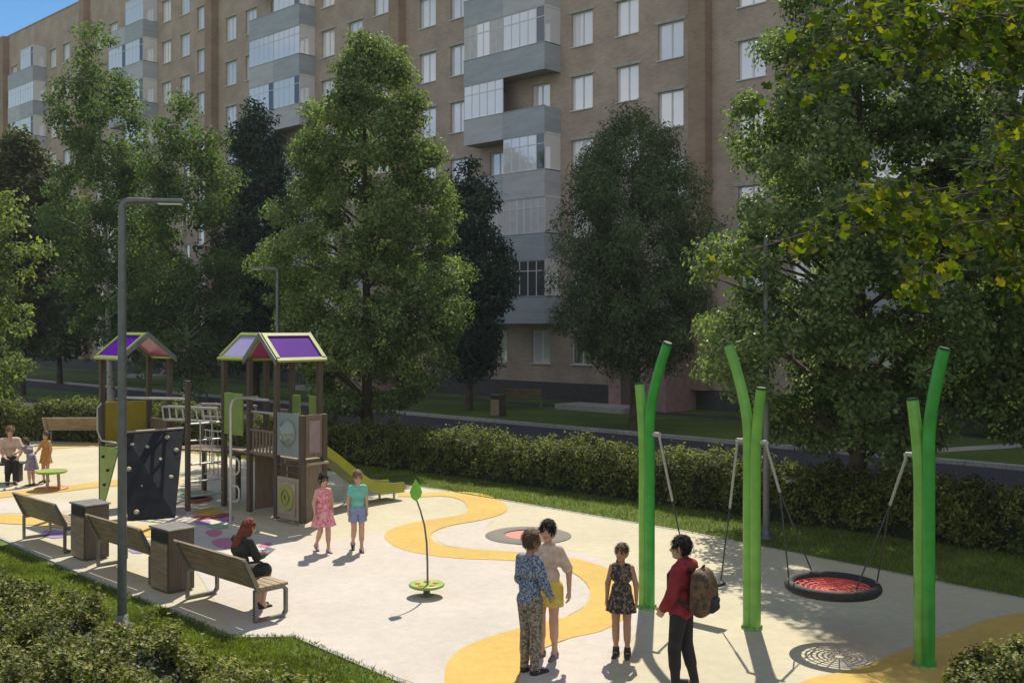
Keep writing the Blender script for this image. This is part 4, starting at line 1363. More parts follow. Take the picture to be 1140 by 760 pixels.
# bay end towards the viewer's right: mauve framed panel, opening behind
o = panel('side_panel', 15.44, 15.44, 10.91, 11.26, 1.24, 2.0, M_PLANK)
m = MB(); a = L(15.425, 11.0); m.box(a.x - .03, a.x + .20, a.y - .012, a.y - .002, 1.32, 1.9); m.build('inlay', M_MAUVE, o)
panel('side_panel', 15.44, 15.44, 10.91, 11.26, 0.1, 1.1, M_PLANK)
m = MB(); a = L(15.46, 10.85); m.box(a.x + .05, a.x + .46, a.y - .16, a.y - .05, 1.12, 1.16); m.build('counter', M_BEIGE, tw)
# back and inner panels
for (u0, u1, z0, z1, mm) in [(16.3, 16.55, 1.25, 2.25, M_GRP), (16.85, 17.1, 1.25, 2.25, M_GRP), (17.25, 17.6, 1.25, 1.95, M_PLANK)]:
    panel('back_panel', u0, u1, 11.78, 11.78, z0, z1, mm)
panel('green_panel', 17.35, 18.0, 10.83, 10.83, 1.5, 2.3, M_GRP)
panel('entry_board', 16.45, 17.0, 11.6, 11.6, 0.1, 1.15, M_PLANK)
panel('entry_board', 17.2, 17.2, 11.0, 11.7, 0.1, 1.15, M_PLANK)
# railing of deck B with thin slats
m = MB()
for i in range(7):
    p = L(16.35 + i * .11, 10.84); m.box(p.x - .012, p.x + .012, p.y - .02, p.y + .02, 1.25, 1.62)
p0, p1_ = L(16.3, 10.84), L(17.1, 10.84)
m.box(p0.x - .02, p0.x + .02, p0.y, p1_.y, 1.62, 1.66); m.box(p0.x - .03, p0.x + .03, p0.y, p1_.y, 1.20, 1.25)
m.build('railing', M_PLANK, tw)
bar('handrail', [(16.3, 10.86, 1.98), (17.1, 10.86, 1.98)], .022, M_GALV)
bar('handrail', [(16.3, 10.70, 2.24), (17.15, 10.70, 2.24)], .024, M_GALV)
# fire pole with loop grips
bar('sliding_pole', [(16.9, 10.86, 2.26), (16.8, 10.35, 2.26), (16.76, 10.24, 2.22), (16.75, 10.2, 2.1), (16.75, 10.2, 0.0)], .026, M_GALV)
for z in (0.55, 1.05):
    bar('loop_grip', [(16.75, 10.22, z + .14), (16.60, 10.24, z + .14), (16.55, 10.25, z + .08), (16.55, 10.25, z - .08), (16.60, 10.24, z - .14), (16.75, 10.22, z - .14)], .018, M_GALV)
# rung climber between the bridge posts
for (u, v, h) in [(18.1, 10.1, 2.55), (20.1, 11.6, 1.9), (18.6, 11.5, 1.9)]:
    post(u, v, h, .085)
for z in (0.35, 0.62, 0.95, 1.4, 1.72):
    bar('rung', [(18.1, 10.12, z), (18.06, 10.83, z)], .018, M_GALV)
for (v) in (10.35, 10.6):
    bar('rung', [(18.08, v, 0.9), (18.08, v, 1.75)], .014, M_GALV)
m = MB()
for i in range(6):
    p = L(18.55 + i * .16, 11.2); m.tube([p + Vector((0, 0, .55)), p + Vector((0, 0, 1.45))], .012, 6)
for z in (.55, .8, 1.05, 1.3, 1.45):
    m.tube([L(18.5, 11.2, z), L(19.4, 11.2, z)], .013, 6)
m.build('climbing_grid', M_GALV, tw)
# bridge between the towers
m = MB()
for i in range(13):
    u = 18.15 + i * 0.1; v = 11.15 - i * .035
    p = L(u, v); m.bbox(p.x - .42, p.x + .42, p.y - .042, p.y + .042, 1.12, 1.16, .006)
m.build('bridge_deck', M_DECK, tw)
for s, v0, v1 in ((0, 11.62, 11.15), (1, 10.75, 10.3)):
    m = MB()
    for z in (1.72, 1.98):
        m.tube([L(18.1, v0, z), L(19.4, v1, z)], .028, 8)
    for i in range(9):
        f = i / 8
        m.tube([L(18.1 + 1.3 * f, v0 + (v1 - v0) * f, 1.72), L(18.1 + 1.3 * f + .06, v0 + (v1 - v0) * f, 1.98)], .02, 6)
    m.build('bridge_rail', M_BEIGE if s == 0 else M_GALV, tw)
bar('overhead_bar', [(18.1, 10.1, 2.2), (19.35, 9.5, 2.2)], .026, M_GALV)
# left tower
for (u, v) in [(19.45, 9.45), (20.3, 9.45), (19.45, 10.45), (20.3, 10.45)]:
    post(u, v, 2.93)
gable(19.4, 20.3, 9.4, 10.45, 'u', front=M_PURP)
deckslab(19.5, 20.25, 9.5, 10.4, 1.2)
panel('mustard_panel', 20.3, 20.3, 9.52, 10.38, 1.25, 2.05, M_YEP)
m = MB(); a, b = L(20.27, 9.42, .1), L(19.48, 9.42, .1)
m.slab([a, L(20.1, 9.42, .05), L(19.48, 9.42, 1.2), L(20.27, 9.42, 1.2)], .025); o = m.build('green_board', M_GRP, tw)
m = MB()
for (u, z) in ((20.1, 1.0), (19.9, .75), (20.05, .45)):
    p = L(u, 9.40, z); m.tube([p, p + Vector((-.05, 0, 0))], [.035, .02], 8)
m.build('holds', M_DARK, o)
panel('low_rail', 19.5, 20.25, 10.45, 10.45, 1.25, 1.7, M_PLANK)
bar('handrail', [(19.5, 9.44, 1.3), (19.5, 9.44, 1.3001), (20.25, 9.44, 1.3)], .02, M_GALV)
bar('handrail', [(20.24, 9.42, 1.3), (20.3, 9.36, 1.5), (20.3, 9.36, 1.95), (20.24, 9.42, 2.05)], .018, M_GALV)
# climbing wall
TL, TR, BR, BL = L(19.30, 9.42, 1.5), L(19.18, 10.60, 1.5), L(17.95, 9.75, 0.012), L(18.3, 9.0, 0.012)
m = MB(); m.slab([TL, BL, BR, TR], 0.035); cw = m.build('climbing_wall', M_SLATE, tw)
nrm = (BL - TL).cross(TR - TL).normalized()
def onwall(s, q):
    return TL.lerp(TR, s).lerp(BL.lerp(BR, s), q)
nn = nrm if nrm.x < 0 else -nrm
for (s, q) in [(.38, .19), (.72, .09), (.62, .35), (.05, .43), (.84, .56), (.30, .64), (.62, .80), (.18, .92), (.12, .15), (.9, .25)]:
    p = onwall(s, q) + nrm * .034
    m = MB()
    m.tube([p - nrm * .002, p + nrm * .022, p + nrm * .034], [.052, .046, .022], 9); m.build('climbing_hold', M_HOLD, cw)
m = MB(); m.tube([TL + Vector((0, 0, .03)), TR + Vector((0, 0, .03))], .03, 8); m.build('top_rail', M_BEIGE, cw)
# slide from the back of deck B along v
sl = MB()
prof = [(11.8, 1.22), (12.0, 1.18), (12.35, 0.94), (12.8, 0.60), (13.15, .36), (13.4, .25), (13.7, .21), (14.05, .20)]
su0, su1 = 16.45, 16.92
cs = [(su0, .17), (su0 + .03, .02), (su0 + .1, 0), (su1 - .1, 0), (su1 - .03, .02), (su1, .17), (su1 + .03, .17), (su1 + .03, -.04), (su0 - .03, -.04), (su0 - .03, .17)]
vs = []
for v, z in prof:
    for (u, dz) in cs: vs.append(L(u, v, z + dz))
k = len(cs); fs = []
for i in range(len(prof) - 1):
    for j in range(k):
        fs.append((i * k + j, i * k + (j + 1) % k, (i + 1) * k + (j + 1) % k, (i + 1) * k + j))
fs.append(tuple(range(k))); fs.append(tuple(range((len(prof) - 1) * k, len(prof) * k))[::-1])
sl.add(vs, fs)
so = sl.build('slide', mat('slide_yellow_green', (0.27, 0.30, 0.03), (0.33, 0.35, 0.045), 0.35, 3, 3, coat=.3), tw)
for v, z in ((12.9, .5), (13.8, .16)):
    for u in (su0, su1):
        m = MB(); m.tube([L(u, v, 0), L(u, v, z)], .025, 8); m.build('slide_support', M_GALV, so)
# ------------------------------------------------------------------ lily table at the left
x, y = at(57, 545)
t = thing('play_table', 'low round green play table on orange base by the children', 'table', (x, y, 0))
m = MB(); m.lathe([(0, .36), (.30, .37), (.335, .40), (.33, .425), (.28, .415), (0, .41)], 28); m.build('table_top', M_LIME, t)
m = MB()
for a in (0.4, 2.5, 4.6): m.tube([(.16 * math.cos(a), .16 * math.sin(a), .03), (.14 * math.cos(a), .14 * math.sin(a), .37)], .035, 8)
m.build('legs', M_HOLD, t)
m = MB(); m.lathe([(0, .014), (.36, .014), (.34, .05), (.28, .06), (0, .06)], 28); m.build('base', mat('orange_base', (.42, .16, .05), (.5, .2, .06), .5, 5, 3), t)
x, y = at(10, 537)
t = thing('stool_bench', 'low black backless bench under the seated person at far left', 'bench', (x, y, 0), math.radians(10))
m = MB(); m.bbox(-.75, .30, -.1, .30, .40, .45, .01); m.build('seat', M_BLACK, t)
for xx in (-.65, .2):
    m = MB(); m.box(xx - .03, xx + .03, -.06, .26, 0, .4); m.build('leg', M_BLACK, t)

# ------------------------------------------------------------------ people: smooth bodies grown from blended volumes
def seg_dist(P, a, b):
    ab = b - a
    t = np.clip(((P - a) @ ab) / (ab @ ab + 1e-12), 0, 1)
    return np.linalg.norm(P - a - t[:, None] * ab, axis=1), t

def sdf(P, prims, k):
    out = None
    for p in prims:
        if p[0] == 'c':                                  # tapered limb
            d, t = seg_dist(P, np.array(p[1], float), np.array(p[2], float))
            d = d - (p[3] + (p[4] - p[3]) * t)
        elif p[0] == 'e':                                # ellipsoid
            q = (P - np.array(p[1], float)) / np.array(p[2], float)
            l = np.linalg.norm(q, axis=1)
            g = np.linalg.norm(q / np.array(p[2], float), axis=1) + 1e-9
            d = l * (l - 1) / g
        else:                                            # skirt: ('s', z0, z1, (cx,cy), rx0, ry0, rx1, ry1) with folds
            z0, z1, (cx, cy), rx0, ry0, rx1, ry1 = p[1:]
            t = np.clip((P[:, 2] - z0) / (z1 - z0), 0, 1)
            x, y = P[:, 0] - cx, P[:, 1] - cy
            a = np.arctan2(y, x)
            fold = 1 + 0.07 * np.sin(9 * a + 0.6) * (1 - t)
            rx, ry = (rx0 + (rx1 - rx0) * t) * fold, (ry0 + (ry1 - ry0) * t) * fold
            d = (np.sqrt((x / rx) ** 2 + (y / ry) ** 2) - 1) * np.minimum(rx, ry)
            d = np.maximum(d, np.maximum(z0 - P[:, 2], P[:, 2] - z1))
        if out is None: out = d
        else:
            h = np.clip(0.5 + 0.5 * (out - d) / k, 0, 1)
            out = out * (1 - h) + d * h - k * h * (1 - h)
    return out

def nets(prims, h, k=0.02, cuts=(), subs=()):
    """surface of the blended volume as (verts, quads)"""
    lo, hi = np.full(3, 9.0), np.full(3, -9.0)
    for p in prims:
        if p[0] == 'c':
            for q, r in ((p[1], p[3]), (p[2], p[4])):
                lo = np.minimum(lo, np.array(q) - r); hi = np.maximum(hi, np.array(q) + r)
        elif p[0] == 'e':
            lo = np.minimum(lo, np.array(p[1]) - np.array(p[2])); hi = np.maximum(hi, np.array(p[1]) + np.array(p[2]))
        else:
            r = max(p[4:]) * 1.1
            lo = np.minimum(lo, (p[3][0] - r, p[3][1] - r, p[1])); hi = np.maximum(hi, (p[3][0] + r, p[3][1] + r, p[2]))
    lo -= 3 * h; hi += 3 * h
    n = np.ceil((hi - lo) / h).astype(int) + 1
    ax = [lo[i] + h * np.arange(n[i]) for i in range(3)]
    G = np.stack(np.meshgrid(*ax, indexing='ij'), -1)
    P = G.reshape(-1, 3)
    f = sdf(P, prims, k)
    for c, nn in cuts:                                    # keep the side the normal points away from
        f = np.maximum(f, (P - np.array(c, float)) @ np.array(nn, float))
    if len(subs): f = np.maximum(f, -sdf(P, subs, 0.005))
    f = f.reshape(n)
    s = f < 0
    m = [slice(None, -1), slice(1, None)]
    cor = [(a, b, c) for a in (0, 1) for b in (0, 1) for c in (0, 1)]
    S_ = np.stack([s[m[a], m[b], m[c]] for a, b, c in cor], -1)
    F_ = np.stack([f[m[a], m[b], m[c]] for a, b, c in cor], -1)
    act = S_.any(-1) & ~S_.all(-1)
    sv, fv = S_[act], F_[act]
    acc = np.zeros((len(sv), 3)); cnt = np.zeros(len(sv))
    ci = np.array(cor, float)
    for i in range(8):
        for j in range(i + 1, 8):
            if np.abs(ci[i] - ci[j]).sum() != 1: continue
            x = sv[:, i] != sv[:, j]
            t = fv[:, i] / (fv[:, i] - fv[:, j] + 1e-12)
            pt = ci[i] + t[:, None] * (ci[j] - ci[i])
            acc[x] += pt[x]; cnt[x] += 1
    idx = np.full(act.shape, -1); idx[act] = np.arange(len(sv))
    V = (np.argwhere(act) + acc / cnt[:, None]) * h + lo
    Q = []
    for axis in range(3):
        o = [(1, 2), (2, 0), (0, 1)][axis]
        a = np.take(s, range(s.shape[axis] - 1), axis); b = np.take(s, range(1, s.shape[axis]), axis)
        e = np.argwhere(a != b)
        e = e[(e[:, o[0]] > 0) & (e[:, o[1]] > 0) & (e[:, o[0]] < n[o[0]] - 1) & (e[:, o[1]] < n[o[1]] - 1)]
        d0 = np.zeros(3, int); d0[o[0]] = 1
        d1 = np.zeros(3, int); d1[o[1]] = 1
        q = np.stack([idx[tuple((e - d0 - d1).T)], idx[tuple((e - d1).T)], idx[tuple(e.T)], idx[tuple((e - d0).T)]], 1)
        fl = ~s[tuple(e.T)]
        q[fl] = q[fl][:, ::-1]
        Q.append(q)
    return V, np.concatenate(Q)

SKIN = mat('skin', (0.50, 0.29, 0.20), (0.56, 0.34, 0.24), 0.55, 6, 3)
SKIN_D = mat('skin_tan', (0.36, 0.19, 0.12), (0.42, 0.23, 0.15), 0.55, 6, 3)
M_EYE = mat('eye_dark', (0.02, 0.015, 0.012), None, 0.2)
M_LIP = mat('lip', (0.40, 0.12, 0.10), None, 0.5)
HAIR_B = mat('hair_black', (0.008, 0.007, 0.007), (0.03, 0.025, 0.023), 0.75, 30, 4, stretch=(3, 3, .5), spec=.2, bump=.6)
HAIR_BR = mat('hair_brown', (0.06, 0.032, 0.018), (0.11, 0.06, 0.03), 0.75, 30, 4, stretch=(3, 3, .5))
HAIR_R = mat('hair_red', (0.10, 0.016, 0.006), (0.19, 0.034, 0.010), 0.75, 20, 4, stretch=(3, 3, .4))
HAIR_L = mat('hair_light_brown', (0.17, 0.10, 0.05), (0.26, 0.16, 0.08), 0.75, 30, 4, stretch=(3, 3, .5))

def hand_prims(w, d, n, s, curl=0.5):
    """five fingers: w wrist, d hand direction, n palm normal, s side (thumb direction)"""
    w, d, n, s = (np.array(v, float) for v in (w, d, n, s))
    d /= np.linalg.norm(d); n = n - d * (n @ d); n /= np.linalg.norm(n)
    sd = np.cross(d, n) * (1 if np.cross(d, n) @ s > 0 else -1)
    pr = []
    for k in (-1, 0, 1):
        pr.append(('c', w + sd * k * .009, w + d * .048 + sd * k * .015, .0115, .0105))
    for k, ln in ((1.5, .040), (.5, .046), (-.5, .043), (-1.5, .034)):
        b = w + d * .050 + sd * k * .0115
        m = b + (d * math.cos(curl * .6) + n * math.sin(curl * .6)) * ln * .55
        e = m + (d * math.cos(curl * 1.6) + n * math.sin(curl * 1.6)) * ln * .5
        pr += [('c', b, m, .0068, .0062), ('c', m, e, .0062, .005)]
    b = w + d * .014 + sd * .016
    m = b + (d * .7 + sd * .6 + n * .25) * .026
    e = m + (d * .95 + sd * .1 + n * .3) * .024
    pr += [('c', b, m, .0085, .0075), ('c', m, e, .0075, .006)]
    return pr

def person(label, pos, face, H, J=None, kid=True, skin=None, clothes=(), hair=None, hair_mat=None, shoes=None, shoe_kind='shoe', group=None, heels=False, pitch=0.0, look=0.0, z0=0.0):
    """pos: ground point under the pelvis; face: heading in radians; joints in units of body height, x right, y forward"""
    skin = skin or SKIN
    t = thing('person', label, 'person', (pos[0], pos[1], z0), face - math.pi / 2, group)
    hr = (.052, .061, .073) if kid else (.047, .058, .068)
    j = dict(pelvis=(0, 0, .515), waist=(0, .0, .60), chest=(0, .0, .715), neck=(0, -.005, .825), head=(0, .008, .915 if kid else .922))
    for sgn, sd in ((-1, 'l'), (1, 'r')):
        sw = .083 if kid else .100
        j.update({'sh' + sd: (sgn * sw, -.005, .785), 'el' + sd: (sgn * (sw + .025), -.02, .635), 'wr' + sd: (sgn * (sw + .03), .02, .50),
                  'hip' + sd: (sgn * .048, 0, .505), 'kn' + sd: (sgn * .05, .012, .275), 'an' + sd: (sgn * .05, -.008, .045), 'toe' + sd: (sgn * .06, .095, .014)})
    j.update(J or {})
    A = {k: np.array(v, float) for k, v in j.items()}
    b = .86 if kid else .96
    up = A['neck'] - A['pelvis']; up = up / np.linalg.norm(up)
    torso = [('c', A['pelvis'] + np.array((-.035, 0, 0)), A['pelvis'] + np.array((.035, 0, 0)), .066 * b, .066 * b),
             ('c', A['waist'] + np.array((-.026, 0, 0)), A['waist'] + np.array((.026, 0, 0)), .058 * b, .058 * b),
             ('c', A['chest'] + np.array((-.036, 0, 0)), A['chest'] + np.array((.036, 0, 0)), .062 * b, .062 * b),
             ('c', A['shl'] * .84 + A['shr'] * .16, A['shr'] * .84 + A['shl'] * .16, .034 * b, .034 * b)]
    neck = [('c', A['neck'] - up * .03, A['head'] - np.array((0, .01, .03)), .030, .027)]
    def arm(s, e=0.0, f=1.0):
        sh, el, wr = A['sh' + s], A['el' + s], A['wr' + s]
        up_ = ('c', sh, el, .034 * b + e, .027 * b + e)
        return [up_] + ([('c', el, el + (wr - el) * f, .027 * b + e, .027 * b + (.018 - .027) * f * b + e)] if f > 0 else [])
    def leg(s, e=0.0, f=1.0):
        hp, kn, an = A['hip' + s], A['kn' + s], A['an' + s]
        return [('c', hp, kn, .058 * b + e, .036 * b + e)] + ([('c', kn, kn + (an - kn) * f, .036 * b + e, .036 * b + (.022 - .036) * f * b + e),
                 ('c', kn + (an - kn) * .12, kn + (an - kn) * min(f, .5), .036 * b + e, .034 * b + e)] if f > 0 else [])
    # head with brow, nose, chin, ears, turned and tilted
    hc = A['head']
    cl, sl = math.cos(look), math.sin(look)
    cp, sp = math.cos(pitch), math.sin(pitch)
    def hp(x, y, z):
        y, z = y * cp - z * sp * -1, z * cp - y * sp
        return hc + np.array((x * cl - y * sl, x * sl + y * cl, z))
    rx, ry, rz = hr
    head = [('e', hp(0, -.006, .012), (rx, ry * .98, rz * .84)), ('e', hp(0, .012, -.022), (rx * .78, ry * .72, rz * .66)),
            ('c', hp(0, ry * .78, .004), hp(0, ry * 1.10, -.018), .006, .010), ('e', hp(0, ry * .62, -rz * .74), (.020, .018, .016)),
            ('e', hp(-rx * .98, -.004, -.006), (.010, .014, .020)), ('e', hp(rx * .98, -.004, -.006), (.010, .014, .020))]
    feet = []
    for s in 'lr':
        an, to = A['an' + s], A['toe' + s]
        feet += [('c', an, an + (to - an) * .2 - np.array((0, 0, .012)), .024, .024), ('c', an - np.array((0, 0, .022)), to, .021, .015)]
    prims = torso + neck + head + arm('l') + arm('r') + leg('l') + leg('r') + feet
    V, Q = nets(prims, .0092, .016)
    for s, sg in (('l', -1), ('r', 1)):
        d = A['wr' + s] - A['el' + s]
        d = d / np.linalg.norm(d)
        hd = j.get('hd' + s, d)
        n = j.get('pn' + s, (-sg, 0.15, 0))
        V2, Q2 = nets(hand_prims(A['wr' + s] - d * .008, hd, n, j.get('th' + s, (0, 1, 0.2))), .0042, .004)
        Q = np.concatenate([Q, Q2 + len(V)]); V = np.concatenate([V, V2])
    body = npmesh('body', V * H, Q, skin, t, smooth=True)
    for (nm, m, kind, par) in clothes:
        e = par.get('e', .010)
        cuts = list(par.get('cuts', ()))
        if kind == 'top':
            pr = [(p[0], p[1], p[2], p[3] + e, p[4] + e) for p in torso]
            f = par.get('sleeve', 1.0)
            for s in 'lr':
                if f < 0: pr += [('c', A['sh' + s], A['sh' + s] * .93 + A['el' + s] * .07, .036 * b + e, .034 * b + e)]
                elif f <= .5: pr += [('c', A['sh' + s], A['sh' + s] + (A['el' + s] - A['sh' + s]) * f * 2, .032 * b + e * .7, .031 * b + e * 1.0)]
                else: pr += arm(s, e, (f - .5) * 2)
            if 'hem' in par: cuts.append(((0, 0, par['hem']), (0, 0, -1)))
            if par.get('loose'): pr.append(('s', par['hem'], .66, (0, A['waist'][1]), .118, .088, .085, .07))
            if par.get('hood'): pr += [('e', A['neck'] + np.array((0, -.055, -.01)), (.07, .045, .04)), ('c', A['neck'] + np.array((-.04, -.01, .0)), A['neck'] + np.array((.04, -.01, .0)), .035, .035)]
            k = .018
        elif kind == 'dress':
            pr = [(p[0], p[1], p[2], p[3] + e, p[4] + e) for p in torso]
            for s in 'lr':
                pr += [('c', A['sh' + s], A['sh' + s] * .85 + A['el' + s] * .15, .032 * b + e * .6, .030 * b + e * .6)] if par.get('cap') else []
            pr.append(('s', par['hem'], .63, (0, par.get('cy', 0)), par.get('flare', .125), par.get('flare', .125) * .82, .075, .062))
            cuts.append(((0, 0, par['hem'] + .001), (0, 0, -1)))
            k = .016
        elif kind == 'pants':
            f = par.get('len', 1.0)
            pr = [(torso[0][0], torso[0][1], torso[0][2], torso[0][3] + e, torso[0][4] + e)]
            for s in 'lr':
                if f <= .5:
                    hp_, kn_ = A['hip' + s], A['kn' + s]
                    ef = kn_ * 2 * f + hp_ * (1 - 2 * f)
                    pr += [('c', hp_, ef, .058 * b + e, .054 * b + e * 1.4)]
                    cuts.append((ef, (ef - hp_) / np.linalg.norm(ef - hp_)))
                else: pr += leg(s, e, (f - .5) * 2)
            cuts = [c for c in cuts] if f <= .5 and not par.get('nocut') else []
            if 'top' in par: cuts.append(((0, 0, par['top']), (0, 0, 1)))
            k = .012
        subs = []
        if kind == 'pants' and f <= .5 and not par.get('nocut'):
            subs = [('c', (0, -.14, z), (0, .14, z), .007, .007) for z in np.linspace(ef[2] - .03, .445, 5)]
        V, Q = nets(pr, .0080, k, cuts, subs)
        npmesh(nm, V * H, Q, m, t, smooth=True)
    if shoes:
        for s in 'lr':
            an, to = A['an' + s], A['toe' + s]
            pr = [('c', an - np.array((0, 0, .022)), to + np.array((0, .004, 0)), .026, .019), ('c', an - np.array((0, 0, .01)), an - np.array((0, 0, .022)), .030, .028)]
            if heels:
                pr = [('c', an - np.array((0, .012, .022)), to, .024, .017), ('c', an - np.array((0, .03, .02)), (an[0], an[1] - .04, to[2] - .012), .012, .006)]
            if shoe_kind == 'boot': pr.append(('c', an + np.array((0, 0, .03)), an - np.array((0, 0, .02)), .030, .030))
            V, Q = nets(pr, .006, .012, [((0, 0, min(to[2], an[2]) - .0138), (0, 0, -1))])
            npmesh('shoe', V * H, Q, shoes, t, smooth=True)
    if hair:
        hx, hy, hz = rx + .004, ry + .006, rz * .88 + .008
        pr = [('e', hp(0, -.012, .018), (hx, hy * .98, hz))]
        subs = [('e', hp(0, ry * 1.05, -.030), (rx * 1.02, ry * .72, rz * .98))]
        if hair in ('short', 'bob'): subs.append(('e', hp(0, .0, -rz * 1.25), (rx * 1.6, ry * 1.7, rz * .75 if hair == 'short' else rz * .4)))
        if hair == 'bun': pr.append(('e', hp(0, -.045, rz * 1.0), (.030, .030, .028))); subs.append(('e', hp(0, 0, -rz * 1.2), (rx * 1.6, ry * 1.6, rz * .8)))
        if hair == 'tail': pr += [('c', hp(.02, -.05, .0), hp(.055, -.02, -.13), .026, .016)]; subs.append(('e', hp(0, .04, -rz * 1.2), (rx * 1.6, ry * .9, rz * .8)))
        if hair == 'long': pr += [('c', hp(0, -.035, .0), hp(0, -.055, -.17), .052, .048), ('c', hp(-.035, -.02, -.02), hp(-.045, -.03, -.14), .03, .022), ('c', hp(.035, -.02, -.02), hp(.045, -.03, -.14), .03, .022)]
        V, Q = nets(pr, .0075, .012, (), subs)
        # locks: strands running down from the crown
        rel = V - hc
        an_ = np.arctan2(rel[:, 1], rel[:, 0]); rad = np.linalg.norm(rel, axis=1)
        lk = np.sin(an_ * 11 + 9 * rel[:, 2] / rz * .3) * .5 + np.sin(an_ * 23 + 2.1 + rel[:, 2] * 40) * .35 + np.sin(rel[:, 2] * 95 + an_ * 5) * .3
        V = V + rel / (rad[:, None] + 1e-6) * (lk * .0034)[:, None]
        rg = np.random.default_rng(len(V))
        pk = V[rg.integers(0, len(V), 420)]
        nr_ = pk - hc; nr_ /= np.linalg.norm(nr_, axis=1)[:, None] + 1e-9
        dn = np.array([0, 0, -1.0]) + rg.normal(0, .16, pk.shape); dn -= nr_ * (dn * nr_).sum(1)[:, None]
        dn /= np.linalg.norm(dn, axis=1)[:, None] + 1e-9
        sd_ = np.cross(nr_, dn) * .0035
        ln_ = rg.uniform(.018, .042, (len(pk), 1))
        a0, a1, a2 = pk - nr_ * .002, pk + nr_ * .0028 + dn * ln_ * .5, pk + nr_ * .001 + dn * ln_
        SV = np.stack([a0 - sd_, a0 + sd_, a1 + sd_, a1 - sd_, a2 + sd_ * .3, a2 - sd_ * .3], 1).reshape(-1, 3)
        bi = np.arange(len(pk))[:, None] * 6 + len(V)
        Q = np.concatenate([Q, bi + np.array([[0, 1, 2, 3]]), bi + np.array([[3, 2, 4, 5]])])
        V = np.concatenate([V, SV])
        npmesh('hair', V * H, Q, hair_mat, t, smooth=True)
    for s in (-1, 1):
        p = hp(s * rx * .40, ry * .80, .004)
        m = MB(); m.lathe([(0, -.008), (.007, -.005), (.009, 0), (.007, .005), (0, .008)], 10, tuple(p * H)); 
        m.v = [tuple(p[i] * H + (np.array(v) / 1 - p * H)[i] * H for i in range(3)) for v in m.v]
        m.build('eye', M_EYE, t)
    p0, p1_, p2_ = hp(-.016, ry * .86, -rz * .46), hp(0, ry * .93, -rz * .48), hp(.016, ry * .86, -rz * .46)
    m = MB(); m.tube([Vector(p0 * H), Vector(p1_ * H), Vector(p2_ * H)], [.003 * H, .0055 * H, .003 * H], 6); m.build('mouth', M_LIP, t)
    return t, A

def heading(dx, dy): return math.atan2(dy, dx)

C_DENIM = mat('speckled_denim', (0.035, 0.06, 0.13), (0.30, 0.36, 0.46), 0.8, 55, 5, contrast=(0.42, 0.6))
C_GREYP = mat('grey_patterned_trousers', (0.07, 0.065, 0.06), (0.30, 0.27, 0.23), 0.85, 40, 4, contrast=(0.4, 0.6))
C_CREAM = mat('cream_blouse', (0.50, 0.36, 0.28), (0.62, 0.50, 0.42), 0.8, 18, 4)
C_YELLOW = mat('yellow_shorts', (0.62, 0.46, 0.08), (0.70, 0.54, 0.12), 0.8, 18, 4)
C_FLORAL = mat('dark_floral_dress', (0.018, 0.022, 0.026), (0.24, 0.18, 0.13), 0.85, 34, 4, contrast=(0.46, 0.66))
C_PINK = mat('pink_patterned_dress', (0.62, 0.14, 0.22), (0.78, 0.45, 0.48), 0.8, 30, 4, contrast=(0.4, 0.65))
C_TEAL = mat('teal_tee', (0.13, 0.44, 0.36), (0.17, 0.50, 0.41), 0.8, 12, 4)
C_JEANS = mat('denim_shorts', (0.16, 0.22, 0.36), (0.24, 0.31, 0.46), 0.8, 40, 4)
C_RED = mat('dark_red_hoodie', (0.20, 0.012, 0.022), (0.27, 0.022, 0.034), 0.85, 14, 4)
C_BLKT = mat('black_trousers', (0.012, 0.010, 0.013), (0.025, 0.021, 0.026), 0.85, 14, 4)
C_BLACKJ = mat('black_jacket', (0.010, 0.013, 0.012), (0.02, 0.026, 0.023), 0.8, 14, 4)
C_LILAC = mat('grey_lilac_dress', (0.16, 0.14, 0.20), (0.26, 0.23, 0.32), 0.85, 20, 4)
C_ORANGE = mat('orange_dress', (0.45, 0.20, 0.03), (0.55, 0.28, 0.06), 0.85, 20, 4)
C_SHOE = mat('dark_shoe', (0.015, 0.014, 0.014), (0.03, 0.027, 0.027), 0.6, 14, 3)
C_SHOEP = mat('purple_grey_shoe', (0.10, 0.08, 0.12), (0.20, 0.17, 0.22), 0.6, 30, 3)

# boy in speckled denim, back half turned to the camera
person('boy in speckled blue denim jacket and grey trousers, turned to a girl in yellow shorts', at(590, 750), heading(.75, .66), 1.50,
       dict(ell=(-.125, .015, .635), wrl=(-.09, .09, .53), elr=(.13, .02, .63), wrr=(.10, .10, .54), head=(0, .02, .912)),
       True, SKIN_D, [('trousers', C_GREYP, 'pants', dict(e=.010, top=.56)), ('jacket', C_DENIM, 'top', dict(e=.011, sleeve=.93, hem=.475))],
       'short', HAIR_BR, C_SHOE, look=-.2, pitch=.12)
person('girl with black hair, pale blouse and yellow shorts facing the boy in denim', at(610, 732), heading(-.42, -.9), 1.50,
       dict(ell=(-.15, -.03, .635), wrl=(-.165, .0, .50), elr=(.105, .04, .65), wrr=(.04, .12, .60)),
       True, SKIN, [('shorts', C_YELLOW, 'pants', dict(len=.27, e=.018, top=.59)), ('blouse', C_CREAM, 'top', dict(e=.013, sleeve=.42, hem=.545))],
       'bob', HAIR_B, C_SHOEP, look=.15)
person('girl in dark patterned sleeveless dress standing before the left green post', at(692, 731), heading(-.25, -.97), 1.24,
       dict(ell=(-.125, -.02, .635), elr=(.125, -.02, .635), wrl=(-.13, .0, .50), wrr=(.13, .0, .50)),
       True, SKIN_D, [('dress', C_FLORAL, 'dress', dict(hem=.40, flare=.135, e=.010))], 'tail', HAIR_BR, C_SHOE, 'boot', look=-.25)
hx, hy = at(759, 766)
hface = heading(-.86, .5)
